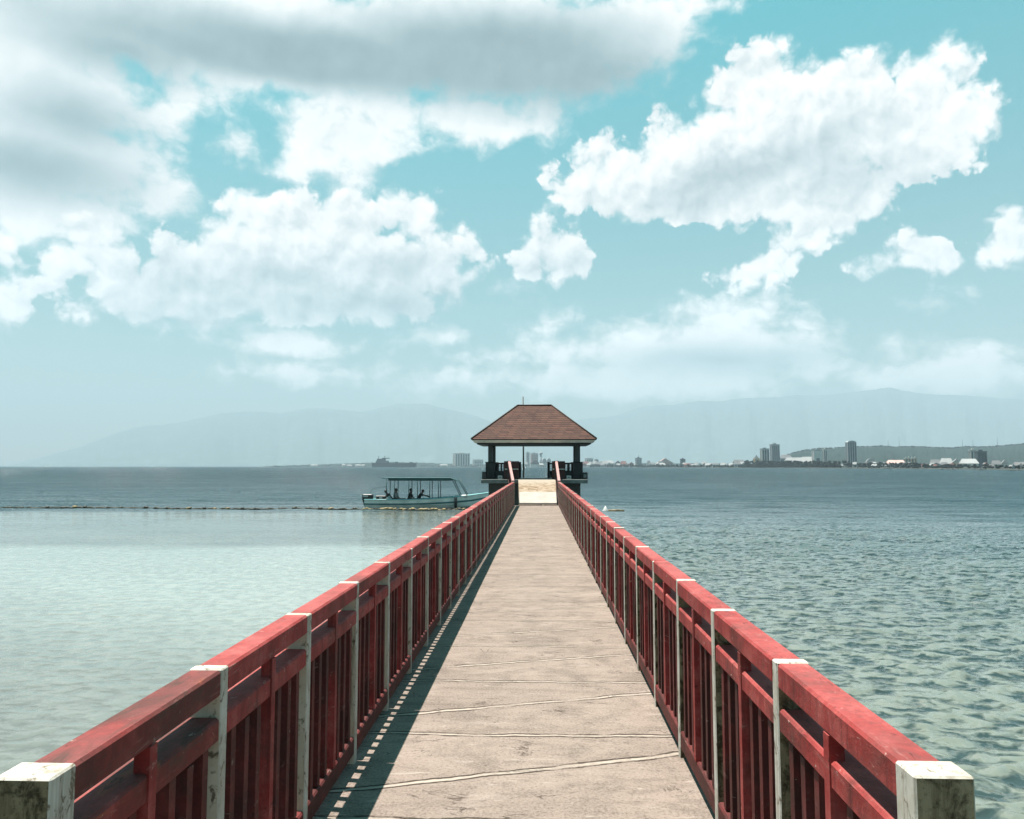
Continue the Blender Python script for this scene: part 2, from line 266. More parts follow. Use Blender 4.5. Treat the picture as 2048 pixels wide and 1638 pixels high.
# ------------------------------------------------------------------ mesh helpers
def new_obj(name, me, parent=None, loc=(0, 0, 0)):
    o = bpy.data.objects.new(name, me); COL.objects.link(o); o.location = loc
    if parent: o.parent = parent
    return o
def tag(o, label=None, cat=None, group=None, kind=None):
    if label: o['label'] = label
    if cat: o['category'] = cat
    if group: o['group'] = group
    if kind: o['kind'] = kind
    return o
def empty(name, loc=(0, 0, 0), rz=0.0):
    o = bpy.data.objects.new(name, None); COL.objects.link(o); o.location = loc; o.rotation_euler = (0, 0, rz); o.empty_display_size = 0.3
    return o
def copy_tree(o, parent=None):
    c = o.copy(); COL.objects.link(c); c.parent = parent
    for ch in [x for x in bpy.data.objects if x.parent == o]: copy_tree(ch, c)
    return c
class MB:
    """collects shapes and links them as one mesh object"""
    def __init__(s): s.b = bmesh.new()
    def box(s, x0, x1, y0, y1, z0, z1, bev=0.0, mi=0, rot=None, seg=1):
        r = bmesh.ops.create_cube(s.b, size=1)
        vs = r['verts']; c = Vector(((x0 + x1) / 2, (y0 + y1) / 2, (z0 + z1) / 2))
        fs = list({f for v in vs for f in v.link_faces})
        for f in fs: f.material_index = mi
        for v in vs: v.co = Vector((v.co.x * (x1 - x0), v.co.y * (y1 - y0), v.co.z * (z1 - z0)))
        if bev:
            es = list({e for v in vs for e in v.link_edges})
            rr = bmesh.ops.bevel(s.b, geom=es, offset=bev, segments=seg, affect='EDGES', profile=0.5)
            vs = list({v for f in rr['faces'] for v in f.verts} | {v for v in vs if v.is_valid})
        mtx = (rot or Matrix.Identity(4))
        for v in vs: v.co = mtx @ v.co + c
        return s
    def poly(s, pts, faces, mi=0, smooth=False):
        vs = [s.b.verts.new(p) for p in pts]
        for f in faces:
            try:
                q = s.b.faces.new([vs[i] for i in f]); q.material_index = mi; q.smooth = smooth
            except ValueError: pass
        return s
    def tube(s, pts, r, n=8, mi=0, cap=True):
        pts = [Vector(p) for p in pts]; rs = r if hasattr(r, '__len__') else [r] * len(pts); rings = []
        for i, p in enumerate(pts):
            d = (pts[min(i + 1, len(pts) - 1)] - pts[max(i - 1, 0)]).normalized()
            a = d.orthogonal().normalized() if abs(d.z) > 0.9 else Vector((0, 0, 1)).cross(d).normalized()
            b = d.cross(a)
            rings.append([s.b.verts.new(p + (a * math.cos(t) + b * math.sin(t)) * rs[i]) for t in [2 * math.pi * k / n for k in range(n)]])
        for i in range(len(rings) - 1):
            for k in range(n):
                q = s.b.faces.new((rings[i][k], rings[i][(k + 1) % n], rings[i + 1][(k + 1) % n], rings[i + 1][k])); q.smooth = True; q.material_index = mi
        if cap:
            for rg in (rings[0][::-1], rings[-1]):
                q = s.b.faces.new(rg); q.material_index = mi
        return s
    def lathe(s, prof, c=(0, 0, 0), n=12, mi=0):   # prof: (radius, z)
        rings = [[s.b.verts.new((c[0] + r * math.cos(2 * math.pi * k / n), c[1] + r * math.sin(2 * math.pi * k / n), c[2] + z)) for k in range(n)] for r, z in prof]
        for i in range(len(rings) - 1):
            for k in range(n):
                q = s.b.faces.new((rings[i][k], rings[i][(k + 1) % n], rings[i + 1][(k + 1) % n], rings[i + 1][k])); q.smooth = True; q.material_index = mi
        for rg in (rings[0][::-1], rings[-1]): s.b.faces.new(rg).material_index = mi
        return s
    def ball(s, c, r, sub=1, sc=(1, 1, 1), jit=0.0, mi=0):
        rr = bmesh.ops.create_icosphere(s.b, subdivisions=sub, radius=r)
        for v in rr['verts']:
            k = 1 + random.uniform(-jit, jit); v.co = Vector((v.co.x * sc[0] * k + c[0], v.co.y * sc[1] * k + c[1], v.co.z * sc[2] * k + c[2]))
        for f in {f for v in rr['verts'] for f in v.link_faces}: f.material_index = mi; f.smooth = True
        return s
    def build(s, name, mats, parent=None, loc=(0, 0, 0)):
        bmesh.ops.recalc_face_normals(s.b, faces=s.b.faces[:])
        me = bpy.data.meshes.new(name); s.b.to_mesh(me); s.b.free()
        for m in (mats if isinstance(mats, (list, tuple)) else [mats]): me.materials.append(m)
        return new_obj(name, me, parent, loc)
# ------------------------------------------------------------------ water
def m_water(t, pos):
    x, y, z = t.sep(pos)
    dist = t.v('LENGTH', t.v('MULTIPLY', pos, (1, 1, 0)), out=1)
    # the calm pool left of the pier and inside the float line
    wz = t.m('MULTIPLY_ADD', t.noise(pos, 0.12, 3, 0.5), 6.0, -3.0)
    left = t.mr(t.m('ADD', x, t.m('MULTIPLY', wz, 0.1)), -1.0, -2.5)
    inside = t.mr(t.m('ADD', t.m('MULTIPLY_ADD', x, -0.036, y), t.m('MULTIPLY', wz, 0.15)), 56.5, 53.0)
    calm = t.m('MULTIPLY', left, inside)
    # sea-bed colour seen through the water, by depth
    big = t.noise(t.v('MULTIPLY', pos, (0.35, 1.0, 1)), 0.09, 5, 0.6)
    pat = t.noise(t.v('MULTIPLY', t.v('ADD', pos, (40, 9, 0)), (0.5, 1.0, 1)), 0.35, 5, 0.62)
    dn = t.m('MULTIPLY', dist, t.mr(big, 0.3, 0.7, 0.78, 1.25))
    dn = t.m('ADD', dn, t.m('MULTIPLY', t.m('MAXIMUM', x, 0.0), 0.45))
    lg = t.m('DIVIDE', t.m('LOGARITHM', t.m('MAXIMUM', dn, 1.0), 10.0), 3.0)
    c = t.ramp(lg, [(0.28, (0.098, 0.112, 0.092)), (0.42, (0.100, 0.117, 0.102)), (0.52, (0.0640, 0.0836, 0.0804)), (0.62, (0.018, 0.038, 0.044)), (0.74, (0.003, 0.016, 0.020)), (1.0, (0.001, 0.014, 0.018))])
    cc = t.mix(t.mr(pat, 0.35, 0.68), (0.066, 0.076, 0.069), (0.100, 0.114, 0.103))
    sand = t.mr(t.m('ADD', t.m('MULTIPLY_ADD', x, -0.10, y), t.m('MULTIPLY', wz, 0.9)), 33.5, 31.5)
    sand = t.m('MULTIPLY', sand, t.mr(t.m('ADD', y, t.m('MULTIPLY_ADD', x, 0.45, t.m('MULTIPLY', wz, 1.5))), 6.0, 15.0))
    cc = t.mix(t.m('MULTIPLY', sand, 0.8), cc, (0.178, 0.205, 0.190))
    c = t.mix(calm, c, cc)
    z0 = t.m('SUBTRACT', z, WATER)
    far = t.m('ADD', t.mr(dist, 6.0, 40.0, 0.95, 1.3), t.mr(dist, 60, 300, 0, 0.8))
    patch = t.mr(t.noise(t.v('MULTIPLY', pos, (0.5, 1.0, 1)), 0.11, 3, 0.5), 0.35, 0.62, 0.7, 1.15)
    far2 = t.mr(dist, 25, 150, 0.15, 1.3); far3 = t.mr(dist, 60, 300, 0.0, 1.5)
    def height(p):
        p2 = t.v('MULTIPLY', p, (0.75, 1.0, 0))
        n1 = t.noise(p2, 4.0, 3, 0.58, 0.3); n2 = t.noise(t.v('ADD', p2, (11, 5, 0)), 0.85, 3, 0.5, 0.4); n3 = t.noise(t.v('MULTIPLY', t.v('ADD', p, (1, 55, 0)), (0.6, 1, 0)), 0.2, 3, 0.55)
        n0 = t.noise(p2, 9.0, 1, 0.5)
        h = t.m('ADD', t.m('MULTIPLY', t.m('MULTIPLY', n1, 0.18), far), t.m('MULTIPLY', t.m('MULTIPLY', n2, 0.50), far2))
        h = t.m('ADD', h, t.m('MULTIPLY', t.m('MULTIPLY', n3, 1.5), far3))
        return t.m('ADD', h, t.m('MULTIPLY', n0, 0.016)), n1
    EPS = 0.07
    h0, n1 = height(pos); hx, _ = height(t.v('ADD', pos, (EPS, 0, 0))); hy, _ = height(t.v('ADD', pos, (0, EPS, 0)))
    k = t.m('MULTIPLY', t.m('MULTIPLY', patch, t.mr(calm, 0, 1, 1.0, 0.22)), 1.0 / EPS)
    gn = t.n('NewGeometry').outputs['Normal']
    gx = t.m('MULTIPLY', t.m('SUBTRACT', h0, hx), k); gy = t.m('MULTIPLY', t.m('SUBTRACT', h0, hy), k)
    # farther out the backs of the waves are hidden behind their fronts when seen from the pier
    rh = t.v('NORMALIZE', t.v('MULTIPLY', pos, (-1, -1, 0))); gv = t.xyz(gx, gy, 0.0)
    gr = t.v('DOT_PRODUCT', gv, rh, out=1); fr = t.m('MULTIPLY', t.m('SUBTRACT', t.m('MULTIPLY_ADD', t.m('ABSOLUTE', gr), 1.0, 0.04), gr), t.m('MULTIPLY', t.mr(dist, 20, 80), t.m('SUBTRACT', 1.0, calm)))
    gv = t.v('ADD', gv, t.n('VectorMath', {0: rh, 'Scale': fr}, operation='SCALE').outputs[0])
    nb = t.v('NORMALIZE', t.v('ADD', gn, gv))
    # ripple shading put into the base colour: crests paler, troughs darker
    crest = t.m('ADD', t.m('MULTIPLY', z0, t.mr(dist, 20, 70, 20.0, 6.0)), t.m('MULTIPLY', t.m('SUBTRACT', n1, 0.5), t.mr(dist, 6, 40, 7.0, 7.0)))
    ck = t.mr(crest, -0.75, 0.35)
    ripple_shade = t.mix(t.mr(dist, 8, 60), (0.028, 0.046, 0.046), (0.0049, 0.0139, 0.0180))
    c = t.mix(t.m('MAXIMUM', ck, calm), ripple_shade, t.n('VectorMath', {0: c, 'Scale': t.m('MULTIPLY_ADD', ck, 0.3, 0.95)}, operation='SCALE').outputs[0])
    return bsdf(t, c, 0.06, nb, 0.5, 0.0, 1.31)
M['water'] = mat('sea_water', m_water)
S = 17000
import numpy as np
def build_water():
    rng = np.random.default_rng(3)
    rows = np.arange(900, 14, -0.95); rr = np.concatenate([[0.4, 2.0, 3.5], 4950 / rows, np.geomspace(360, S, 40)[0:]])
    th = np.concatenate([np.radians(np.linspace(-180, -46, 24)[:-1]), np.radians(np.linspace(-46, 44, 1150)), np.radians(np.linspace(44, 180, 24)[1:-1])])
    nr, na = len(rr), len(th); T, Rr = np.meshgrid(th, rr); X = Rr * np.sin(T); Y = Rr * np.cos(T)
    dr = np.gradient(rr)[:, None] * np.ones((1, na)); H = np.zeros_like(X); H2 = np.zeros_like(X)
    calm = np.clip((-1.0 - X) / 1.5, 0, 1) * np.clip((56.5 - (Y - 0.036 * X)) / 3.0, 0, 1)
    for i in range(130):
        lam = 0.24 * (5.0 ** (rng.random() ** 1.2)) if i < 85 else rng.uniform(1.2, 6.0); ang = rng.normal(1.35, 0.6 if i < 85 else 0.45); a = 0.0082 * lam ** 0.8 * (np.clip(0.36 + Rr / 45, 0.36, 1.1) if i < 85 else np.clip((Rr - 12) / 45, 0.15, 1.25))
        k = 2 * np.pi / lam; ph = k * (X * np.cos(ang) + Y * np.sin(ang)) + rng.random() * 7
        ph = ph + 0.9 * np.sin(0.23 * X * rng.uniform(.5, 1.5) + 0.31 * Y + rng.random() * 7)
        hh = a * np.sin(ph) * np.clip(lam / (1.4 * dr) - 0.9, 0, 1)
        if i < 85: H += hh
        else: H2 += 0.34 * hh
    gust = 0.75 + 0.35 * np.sin(0.21 * X + 0.9 * np.sin(0.13 * Y)) * np.sin(0.17 * Y + 1.3)
    H = (np.clip(H, -0.08, 0.08) + 6.0 * np.clip(H, -0.08, 0.08) ** 2 + H2 + 1.5 * H2 * np.abs(H2)) * gust * (1 - 0.88 * calm) * np.clip((600 - Rr) / 300, 0, 1)
    co = np.stack([X, Y, WATER + H], -1).reshape(-1, 3).astype(np.float32)
    me = bpy.data.meshes.new('water'); me.vertices.add(len(co)); me.vertices.foreach_set('co', co.ravel())
    i, j = np.meshgrid(np.arange(nr - 1), np.arange(na), indexing='ij'); j2 = (j + 1) % na
    q = np.stack([i * na + j, i * na + j2, (i + 1) * na + j2, (i + 1) * na + j], -1).reshape(-1, 4)[:, ::-1].astype(np.int32); n = len(q)
    me.loops.add(n * 4); me.loops.foreach_set('vertex_index', q.ravel()); me.polygons.add(n)
    me.polygons.foreach_set('loop_start', np.arange(0, n * 4, 4, dtype=np.int32)); me.polygons.foreach_set('use_smooth', np.ones(n, dtype=bool))
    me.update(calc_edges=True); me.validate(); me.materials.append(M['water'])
    tag(new_obj('water', me), kind='structure')
build_water()
# ------------------------------------------------------------------ pier deck
RH = 1.112                       # rail height
XL, XR = -1.155, 0.893            # inner faces of the two railings
Y0, BAY, NP = 1.93, 1.02, 34     # first post, bay length, posts per side
YE = Y0 + BAY * (NP - 1)
mb = MB(); mb.box(-1.315, 1.055, -5, YE + 0.12, -0.26, 0)
deck = tag(mb.build('pier_deck', M['deck']), 'long pale concrete deck between the red railings', 'pier', kind='structure')
for k in range(12):
    for xx in (-1.0, 0.7):
        MB().lathe([(0.16, -3.0), (0.16, -0.262)], (xx, 1 + k * 3.1, 0), 12).build('pile', M['concrete'], deck)
# ------------------------------------------------------------------ railings
def railing(side, label):
    s = 1 if side > 0 else -1
    Y0 = 1.93 if s > 0 else 1.76; E0 = 0.0 if s > 0 else 0.08          # the first bay on the left is a little shorter
    xi = XR if s > 0 else XL                        # inner face
    def bx(m, a, b, *rest, **kw):                   # a, b measured outwards from the inner face
        x0, x1 = sorted((xi + s * a, xi + s * b)); return m.box(x0, x1, *rest, **kw)
    root = tag(empty('pier_railing', (xi, Y0, 0)), label, 'railing', 'railings along the pier')
    off = Vector((-xi, -Y0, 0))
    def fin(m, name, mats, y=0.0):
        o = m.build(name, mats, root, (off.x, off.y + y, 0)); return o
    def put(o, y):
        c = o.copy(); COL.objects.link(c); c.parent = root; c.location = (off.x, off.y + y, 0); return c
    # posts: white on the inner face and the top, bare concrete front and back
    def post(hw, wid, name):
        m = MB(); bx(m, -0.002, wid, Y0 - hw, Y0 + hw, -0.03, RH + 0.002, bev=0.005)
        m.b.normal_update()
        for f in m.b.faces:
            n = f.normal; f.material_index = 1 if (abs(n.y) > 0.8 or (n.x * s > 0.8)) else 0
        return fin(m, name, [M['white'], M['concrete'] if (s > 0 or wid > 0.13) else M['tanpost']])
    endp = post(0.05, 0.140, 'post'); endp.location.y += E0
    o0 = post(0.029, 0.121, 'post'); o0.location.y += BAY
    for k in range(2, NP):
        c = put(o0, BAY * k + random.uniform(-0.008, 0.008)); c.rotation_euler = (random.uniform(-0.005, 0.005), random.uniform(-0.003, 0.003), 0)
    g = 0.0295; L0, L1 = Y0 + g, Y0 + BAY - g
    def bars(name, z0, z1, w0, w1, bev=0.009, pm='red'):
        if E0:
            m = MB(); bx(m, w0, w1, L0 + E0 + 0.01, L1, z0, z1, bev=bev); tag(fin(m, name, M['stained']), 'dark stained %s of the nearest bay' % name.replace('_', ' '))
        m = MB(); bx(m, w0, w1, L0, L1, z0, z1, bev=bev); o = fin(m, name, M[pm], BAY if E0 else 0.0)
        for k in range(2 if E0 else 1, NP - 1):
            c = put(o, BAY * k); c.location.z += random.uniform(-0.004, 0.002); c.location.x += random.uniform(-0.003, 0.003); c.rotation_euler = (random.uniform(-0.003, 0.003) * 0, 0, random.uniform(-0.002, 0.002) * 0)
    bars('top_rail', RH - 0.095, RH, 0.0, 0.118); bars('middle_rail', 0.858, 0.945, 0.002, 0.118); bars('bottom_rail', 0.06, 0.17, 0.0, 0.118, pm='red_shaded')
    m = MB(); bx(m, -0.003, 0.045, Y0 + BAY / 2 - 0.022, Y0 + BAY / 2 + 0.022, 0.166, RH - 0.092); o = fin(m, 'stile', M['red'])
    for k in range(1, NP - 1): put(o, BAY * k)
    m = MB(); bx(m, 0.012, 0.108, Y0 - 0.0215, Y0 + 0.0215, 0.168, 0.86); bo = fin(m, 'baluster', M['red_shaded'], BAY / 8 + E0 * 0.9)
    cnt = 1; rest = []
    for k in range(NP - 1):
        for j in (1, 2, 3, 5, 6, 7):
            y = BAY * k + BAY * j / 8
            if k == 0 and j == 1: continue
            if k == 0 and E0: y = E0 + (BAY - E0) * j / 8
            if cnt < 100: c = put(bo, y + random.uniform(-0.006, 0.006)); c.rotation_euler = (random.uniform(-0.006, 0.006), 0, 0); cnt += 1
            else: rest.append(y)
    m = MB()
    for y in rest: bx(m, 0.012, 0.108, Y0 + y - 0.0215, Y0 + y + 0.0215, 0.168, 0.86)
    tag(fin(m, 'baluster', M['red_shaded']), kind='stuff')
    return root
railing(-1, 'red railing on the left edge of the pier with its inner side in shade')
railing(1, 'red railing on the right edge of the pier with its inner side sunlit')
# ------------------------------------------------------------------ haze
def haze(density=9.3e-5, top=1700):
    mb = MB(); mb.box(-S - 50, S + 50, -S - 50, S + 50, WATER - 1.2, top)
    m = bpy.data.materials.new('sea_haze'); m.use_nodes = True; m.node_tree.nodes.clear(); t = NT(m.node_tree)
    v = t.n('VolumePrincipled', {'Color': (0.508, 0.655, 0.765), 'Density': density, 'Anisotropy': 0.0}).outputs[0]
    t.n('OutputMaterial', {'Volume': v})
    tag(mb.build('haze', m), kind='stuff')
# ------------------------------------------------------------------ more materials
def m_shingle(t, pos):
    x, y, z = t.sep(pos)
    v = t.xyz(t.m('ADD', x, t.m('MULTIPLY', y, 1.0)), t.m('MULTIPLY', z, 1.0), 0)
    br = t.n('TexBrick', {'Vector': v, 'Color1': (0.040, 0.016, 0.012, 1), 'Color2': (0.088, 0.036, 0.025, 1), 'Mortar': (0.0148, 0.0074, 0.0066, 1), 'Scale': 1.0,
                          'Mortar Size': 0.016, 'Mortar Smooth': 0.3, 'Bias': 0.0, 'Brick Width': 0.42, 'Row Height': 0.115})
    n = t.noise(pos, 2.2, 5, 0.65); c = t.mix(t.mr(n, 0.35, 0.7, 0.0, 0.6), br.outputs[0], (0.075, 0.038, 0.027))
    h = t.m('FRACT', t.m('DIVIDE', z, -0.115))
    return bsdf(t, c, 0.8, bump(t, t.m('ADD', h, t.m('MULTIPLY', br.outputs[1], -0.6)), 0.7, 0.03), 0.25)
M['shingle'] = mat('brown_roof_shingles', m_shingle)
M['ridge'] = simple('dark_ridge_tile', (0.0287, 0.0164, 0.0131), 0.7)
M['fascia'] = simple('grey_fascia_paint', (0.55, 0.53, 0.47), 0.6, 0.2, 2)
M['darkcol'] = simple('dark_green_grey_column', (0.0369, 0.0459, 0.0443), 0.55, 0.3, 4)
M['dark'] = simple('blackened_timber', (0.0180, 0.0164, 0.0156), 0.6, 0.4, 5)
M['darkred'] = simple('dark_red_timber', (0.0492, 0.0131, 0.0115), 0.6, 0.5, 5)
M['slab'] = simple('grey_concrete_slab', (0.1394, 0.1476, 0.1394), 0.8, 0.3, 3, bstr=0.3)
M['block'] = simple('damp_concrete', (0.0615, 0.0697, 0.0615), 0.8, 0.35, 1.5, bstr=0.4)
M['black'] = simple('black_plastic', (0.0098, 0.0107, 0.0115), 0.4, 0.2)
M['lightbox'] = simple('white_plastic', (0.4100, 0.4100, 0.3936), 0.5, 0.1)
M['grey'] = simple('grey_metal', (0.1312, 0.1394, 0.1394), 0.5, 0.2)
def m_ramp(t, pos):
    n = t.noise(t.v('MULTIPLY', pos, (1, 1.5, 1)), 3, 7, 0.68, 0.5)
    c = t.mix(t.mr(n, 0.36, 0.66), (0.1394, 0.0943, 0.0533), (0.3444, 0.2788, 0.2132)); y = t.sep(pos)[1]
    c = t.mix(t.mr(t.m('ADD', y, t.m('MULTIPLY', n, 0.7)), 38.0, 38.5), c, (0.2952, 0.2542, 0.2050))
    return bsdf(t, c, 0.85, bump(t, n, 0.6, 0.03), 0.2)
M['ramp_rough'] = mat('tan_worn_ramp', m_ramp)
M['ramp_pale'] = simple('pale_cement_ramp', (0.2952, 0.2665, 0.2378), 0.8, 0.12, 2, bstr=0.2)
# ------------------------------------------------------------------ ramp up to the gazebo
PZ = 1.18
ramp = tag(empty('ramp', (0, YE, 0)), 'pale concrete ramp climbing from the deck to the gazebo platform', 'ramp')
L = (0, -YE, 0)
Y1, Y2, Y3 = YE + 0.16, 36.95, 38.36
def wedge(name, ya, za, yb, zb, xa, xb, xc, xd, m):
    MB().poly([(xa, ya, za), (xb, ya, za), (xd, yb, zb), (xc, yb, zb), (xa, ya, -0.25), (xb, ya, -0.25), (xd, yb, -0.25), (xc, yb, -0.25)],
              [(0, 1, 2, 3), (0, 4, 5, 1), (1, 5, 6, 2), (2, 6, 7, 3), (3, 7, 4, 0), (4, 7, 6, 5)]).build(name, m, ramp, L)
wedge('lower_slab', Y1, 0.12, Y2, 0.60, -0.93, 0.83, -0.98, 0.83, M['ramp_pale'])
wedge('upper_slab', Y2 + 0.01, 0.585, Y3, PZ - 0.01, -0.98, 0.83, -1.06, 0.83, M['ramp_rough'])
m = MB(); m.box(-0.96, 0.85, YE + 0.05, YE + 0.158, -0.2, 0.055, bev=0.01); m.build('step', M['deck'], ramp, L)
def ramp_rail(xa, xb, sgn):
    a, b = Vector((xa, YE + 0.12, 1.18)), Vector((xb, 38.32, 2.10)); d = b - a
    rr = tag(empty('ramp_railing', tuple(a)), 'short %s sloping handrail panel beside the concrete ramp' % ('flared left-hand' if sgn < 0 else 'straight right-hand'), 'railing', 'sloping rails beside the ramp')
    def bar(name, z0, z1, hw, mt):
        p = []
        for q in (a, b):
            for dx, z in ((-hw, z0), (hw, z0), (hw, z1), (-hw, z1)): p.append((q.x + dx - a.x, q.y - a.y, q.z + z - a.z))
        MB().poly(p, [(0, 1, 2, 3), (7, 6, 5, 4), (0, 4, 5, 1), (1, 5, 6, 2), (2, 6, 7, 3), (3, 7, 4, 0)]).build(name, mt, rr)
    bar('top_rail', -0.10, 0.0, 0.06, M['pink']); bar('middle_rail', -0.28, -0.20, 0.05, M['darkred']); bar('bottom_rail', -1.02, -0.92, 0.055, M['darkred'])
    for k in range(1, 12):
        q = a + d * (k / 12); z = q.z - a.z
        MB().box(q.x - a.x - 0.04, q.x - a.x + 0.04, q.y - a.y - 0.025, q.y - a.y + 0.025, z - 0.93, z - 0.27).build('baluster', M['darkred'], rr)
    MB().box(d.x - 0.10, d.x + 0.10, d.y + 0.01, d.y + 0.17, PZ - a.z, 2.13 - a.z, bev=0.01).build('post', M['dark'], rr)
ramp_rail(-1.235, -1.52, -1); ramp_rail(0.945, 0.88, 1)
# ------------------------------------------------------------------ gazebo
CX = -0.26
g = tag(empty('gazebo', (CX, 40.9, PZ)), 'open gazebo with a brown shingled hip roof at the end of the pier', 'gazebo')
G = (-CX, -40.9, -PZ)
m = MB(); m.box(-2.97, 2.47, 38.37, 43.5, PZ - 0.20, PZ, bev=0.015); m.build('platform', M['slab'], g, G)
m = MB(); m.box(-2.62, 2.13, 39.0, 43.0, -4.0, PZ - 0.202); m.build('pier_block', M['block'], g, G)
for cx in (-2.565, 2.04):
    for cy in (39.6, 42.35):
        m = MB(); m.box(cx - 0.115, cx + 0.115, cy - 0.115, cy + 0.115, PZ + 0.90, 3.16, bev=0.01); c = m.build('column', M['darkcol'], g, G)
        m = MB(); m.box(cx - 0.24, cx + 0.24, cy - 0.24, cy + 0.24, PZ + 0.002, PZ + 0.86, bev=0.012); m.box(cx - 0.27, cx + 0.27, cy - 0.27, cy + 0.27, PZ + 0.862, PZ + 0.90, bev=0.008)
        m.build('pedestal', M['dark'], c, (0, 0, 0))
ex0, ex1, ey0, ey1, ez = -3.49, 2.95, 38.5, 43.3, 3.25; rx0, rx1, ry, rz_ = -1.17, 0.68, 40.9, 5.16
m = MB(); m.poly([(ex0, ey0, ez), (ex1, ey0, ez), (ex1, ey1, ez), (ex0, ey1, ez), (rx0, ry, rz_), (rx1, ry, rz_)], [(0, 1, 5, 4), (1, 2, 5), (2, 3, 4, 5), (3, 0, 4)])
roof = m.build('roof', M['shingle'], g, G)
m = MB()
for p in ((ex0, ey0), (ex1, ey0)): m.tube([(p[0], p[1], ez + 0.02), (rx0 if p[0] < 0 else rx1, ry, rz_ + 0.02)], 0.038, 6)
for p in ((ex0, ey1), (ex1, ey1)): m.tube([(p[0], p[1], ez + 0.02), (rx0 if p[0] < 0 else rx1, ry, rz_ + 0.02)], 0.038, 6)
m.tube([(rx0, ry, rz_ + 0.02), (rx1, ry, rz_ + 0.02)], 0.045, 6); m.build('ridge_cap', M['ridge'], roof, (0, 0, 0))
m = MB(); m.poly([(ex0, ey0, ez - 0.002), (ex1, ey0, ez - 0.002), (ex1, ey1, ez - 0.002), (ex0, ey1, ez - 0.002), (ex0, ey0, ez - 0.05), (ex1, ey0, ez - 0.05), (ex1, ey1, ez - 0.05), (ex0, ey1, ez - 0.05)],
                 [(0, 1, 2, 3), (0, 4, 5, 1), (1, 5, 6, 2), (2, 6, 7, 3), (3, 7, 4, 0), (4, 7, 6, 5)]); m.build('eave', M['ridge'], roof, (0, 0, 0))
i0, i1 = 0.04, 0.16
m = MB(); m.poly([(ex0 + i0, ey0 + i0, ez - 0.052), (ex1 - i0, ey0 + i0, ez - 0.052), (ex1 - i0, ey1 - i0, ez - 0.052), (ex0 + i0, ey1 - i0, ez - 0.052),
                  (ex0 + i1, ey0 + i1, ez - 0.19), (ex1 - i1, ey0 + i1, ez - 0.19), (ex1 - i1, ey1 - i1, ez - 0.19), (ex0 + i1, ey1 - i1, ez - 0.19)],
                 [(0, 1, 2, 3), (0, 4, 5, 1), (1, 5, 6, 2), (2, 6, 7, 3), (3, 7, 4, 0), (4, 7, 6, 5)]); m.build('fascia', M['fascia'], g, G)
m = MB(); m.box(ex0 + 0.28, ex1 - 0.28, ey0 + 0.28, ey1 - 0.28, ez - 0.27, ez - 0.192); m.build('ceiling_frame', M['dark'], g, G)
def panel(name, x0, x1, y0, y1, solid=True):
    o = empty(name); o.parent = g; o.location = G
    al = abs(x1 - x0) > abs(y1 - y0); n = max(2, int((abs(x1 - x0) + abs(y1 - y0)) / 0.16))
    t = 0.045
    a = MB(); a.box(x0 - (0 if al else t), x1 + (0 if al else t), y0 - (t if al else 0), y1 + (t if al else 0), PZ + 0.78, PZ + 0.86, bev=0.008); a.build('top_rail', M['dark'], o)
    for k in range(1, n):
        fx, fy = x0 + (x1 - x0) * k / n, y0 + (y1 - y0) * k / n
        MB().box(fx - 0.035, fx + 0.035, fy - 0.035, fy + 0.035, PZ + (0.42 if solid else 0.02), PZ + 0.778).build('baluster', M['dark'], o)
    if solid:
        a = MB(); a.box(x0 - (0 if al else 0.03), x1 + (0 if al else 0.03), y0 - (0.03 if al else 0), y1 + (0.03 if al else 0), PZ + 0.02, PZ + 0.418); a.build('kick_panel', M['dark'], o)
panel('side_railing', -2.32, -1.80, 39.55, 39.55); panel('side_railing', 1.36, 1.79, 39.55, 39.55)
panel('side_railing', -2.565, -2.565, 39.86, 42.09); panel('side_railing', 2.04, 2.04, 39.86, 42.09)
panel('side_railing', -2.30, -1.15, 42.4, 42.4); panel('side_railing', 0.61, 1.78, 42.4, 42.4)
for x0, x1 in ((-1.80, -1.60), (-1.42, -1.03), (0.66, 0.80), (0.97, 1.33)):
    m = MB(); m.box(x0, x1, 38.62, 38.74, PZ + 0.002, PZ + 0.93, bev=0.01); m.build('gate_panel', M['darkred'], g, G)
for x0, x1 in ((-1.76, -1.06), (0.70, 1.30)):
    m = MB(); m.box(x0, x1, 38.56, 38.615, PZ + 0.50, PZ + 0.545); m.build('gate_bar', M['fascia'], g, G)
for x0 in (-1.10, 0.545):
    m = MB(); m.box(x0 - 0.07, x0 + 0.07, 42.98, 43.12, PZ + 0.002, PZ + 0.92, bev=0.01); m.build('gate_post', M['dark'], g, G)
for x0, x1 in ((-2.30, -1.15), (0.62, 1.78)):
    m = MB(); m.box(x0, x1, 41.75, 42.2, PZ + 0.36, PZ + 0.42, bev=0.01); m.box(x0 + 0.1, x0 + 0.2, 41.8, 42.15, PZ + 0.002, PZ + 0.358); m.box(x1 - 0.2, x1 - 0.1, 41.8, 42.15, PZ + 0.002, PZ + 0.358); m.build('bench', M['darkred'], g, G)
m = MB(); m.tube([(0, 0, -4.2), (0.02, 0, 2.0), (0.0, 0, 5.93)], [0.06, 0.05, 0.035], 8)
tag(m.build('pole', M['darkcol'], None, (-0.93, 43.9, 0)), 'thin dark pole rising behind the gazebo, its tip above the roof ridge', 'pole')
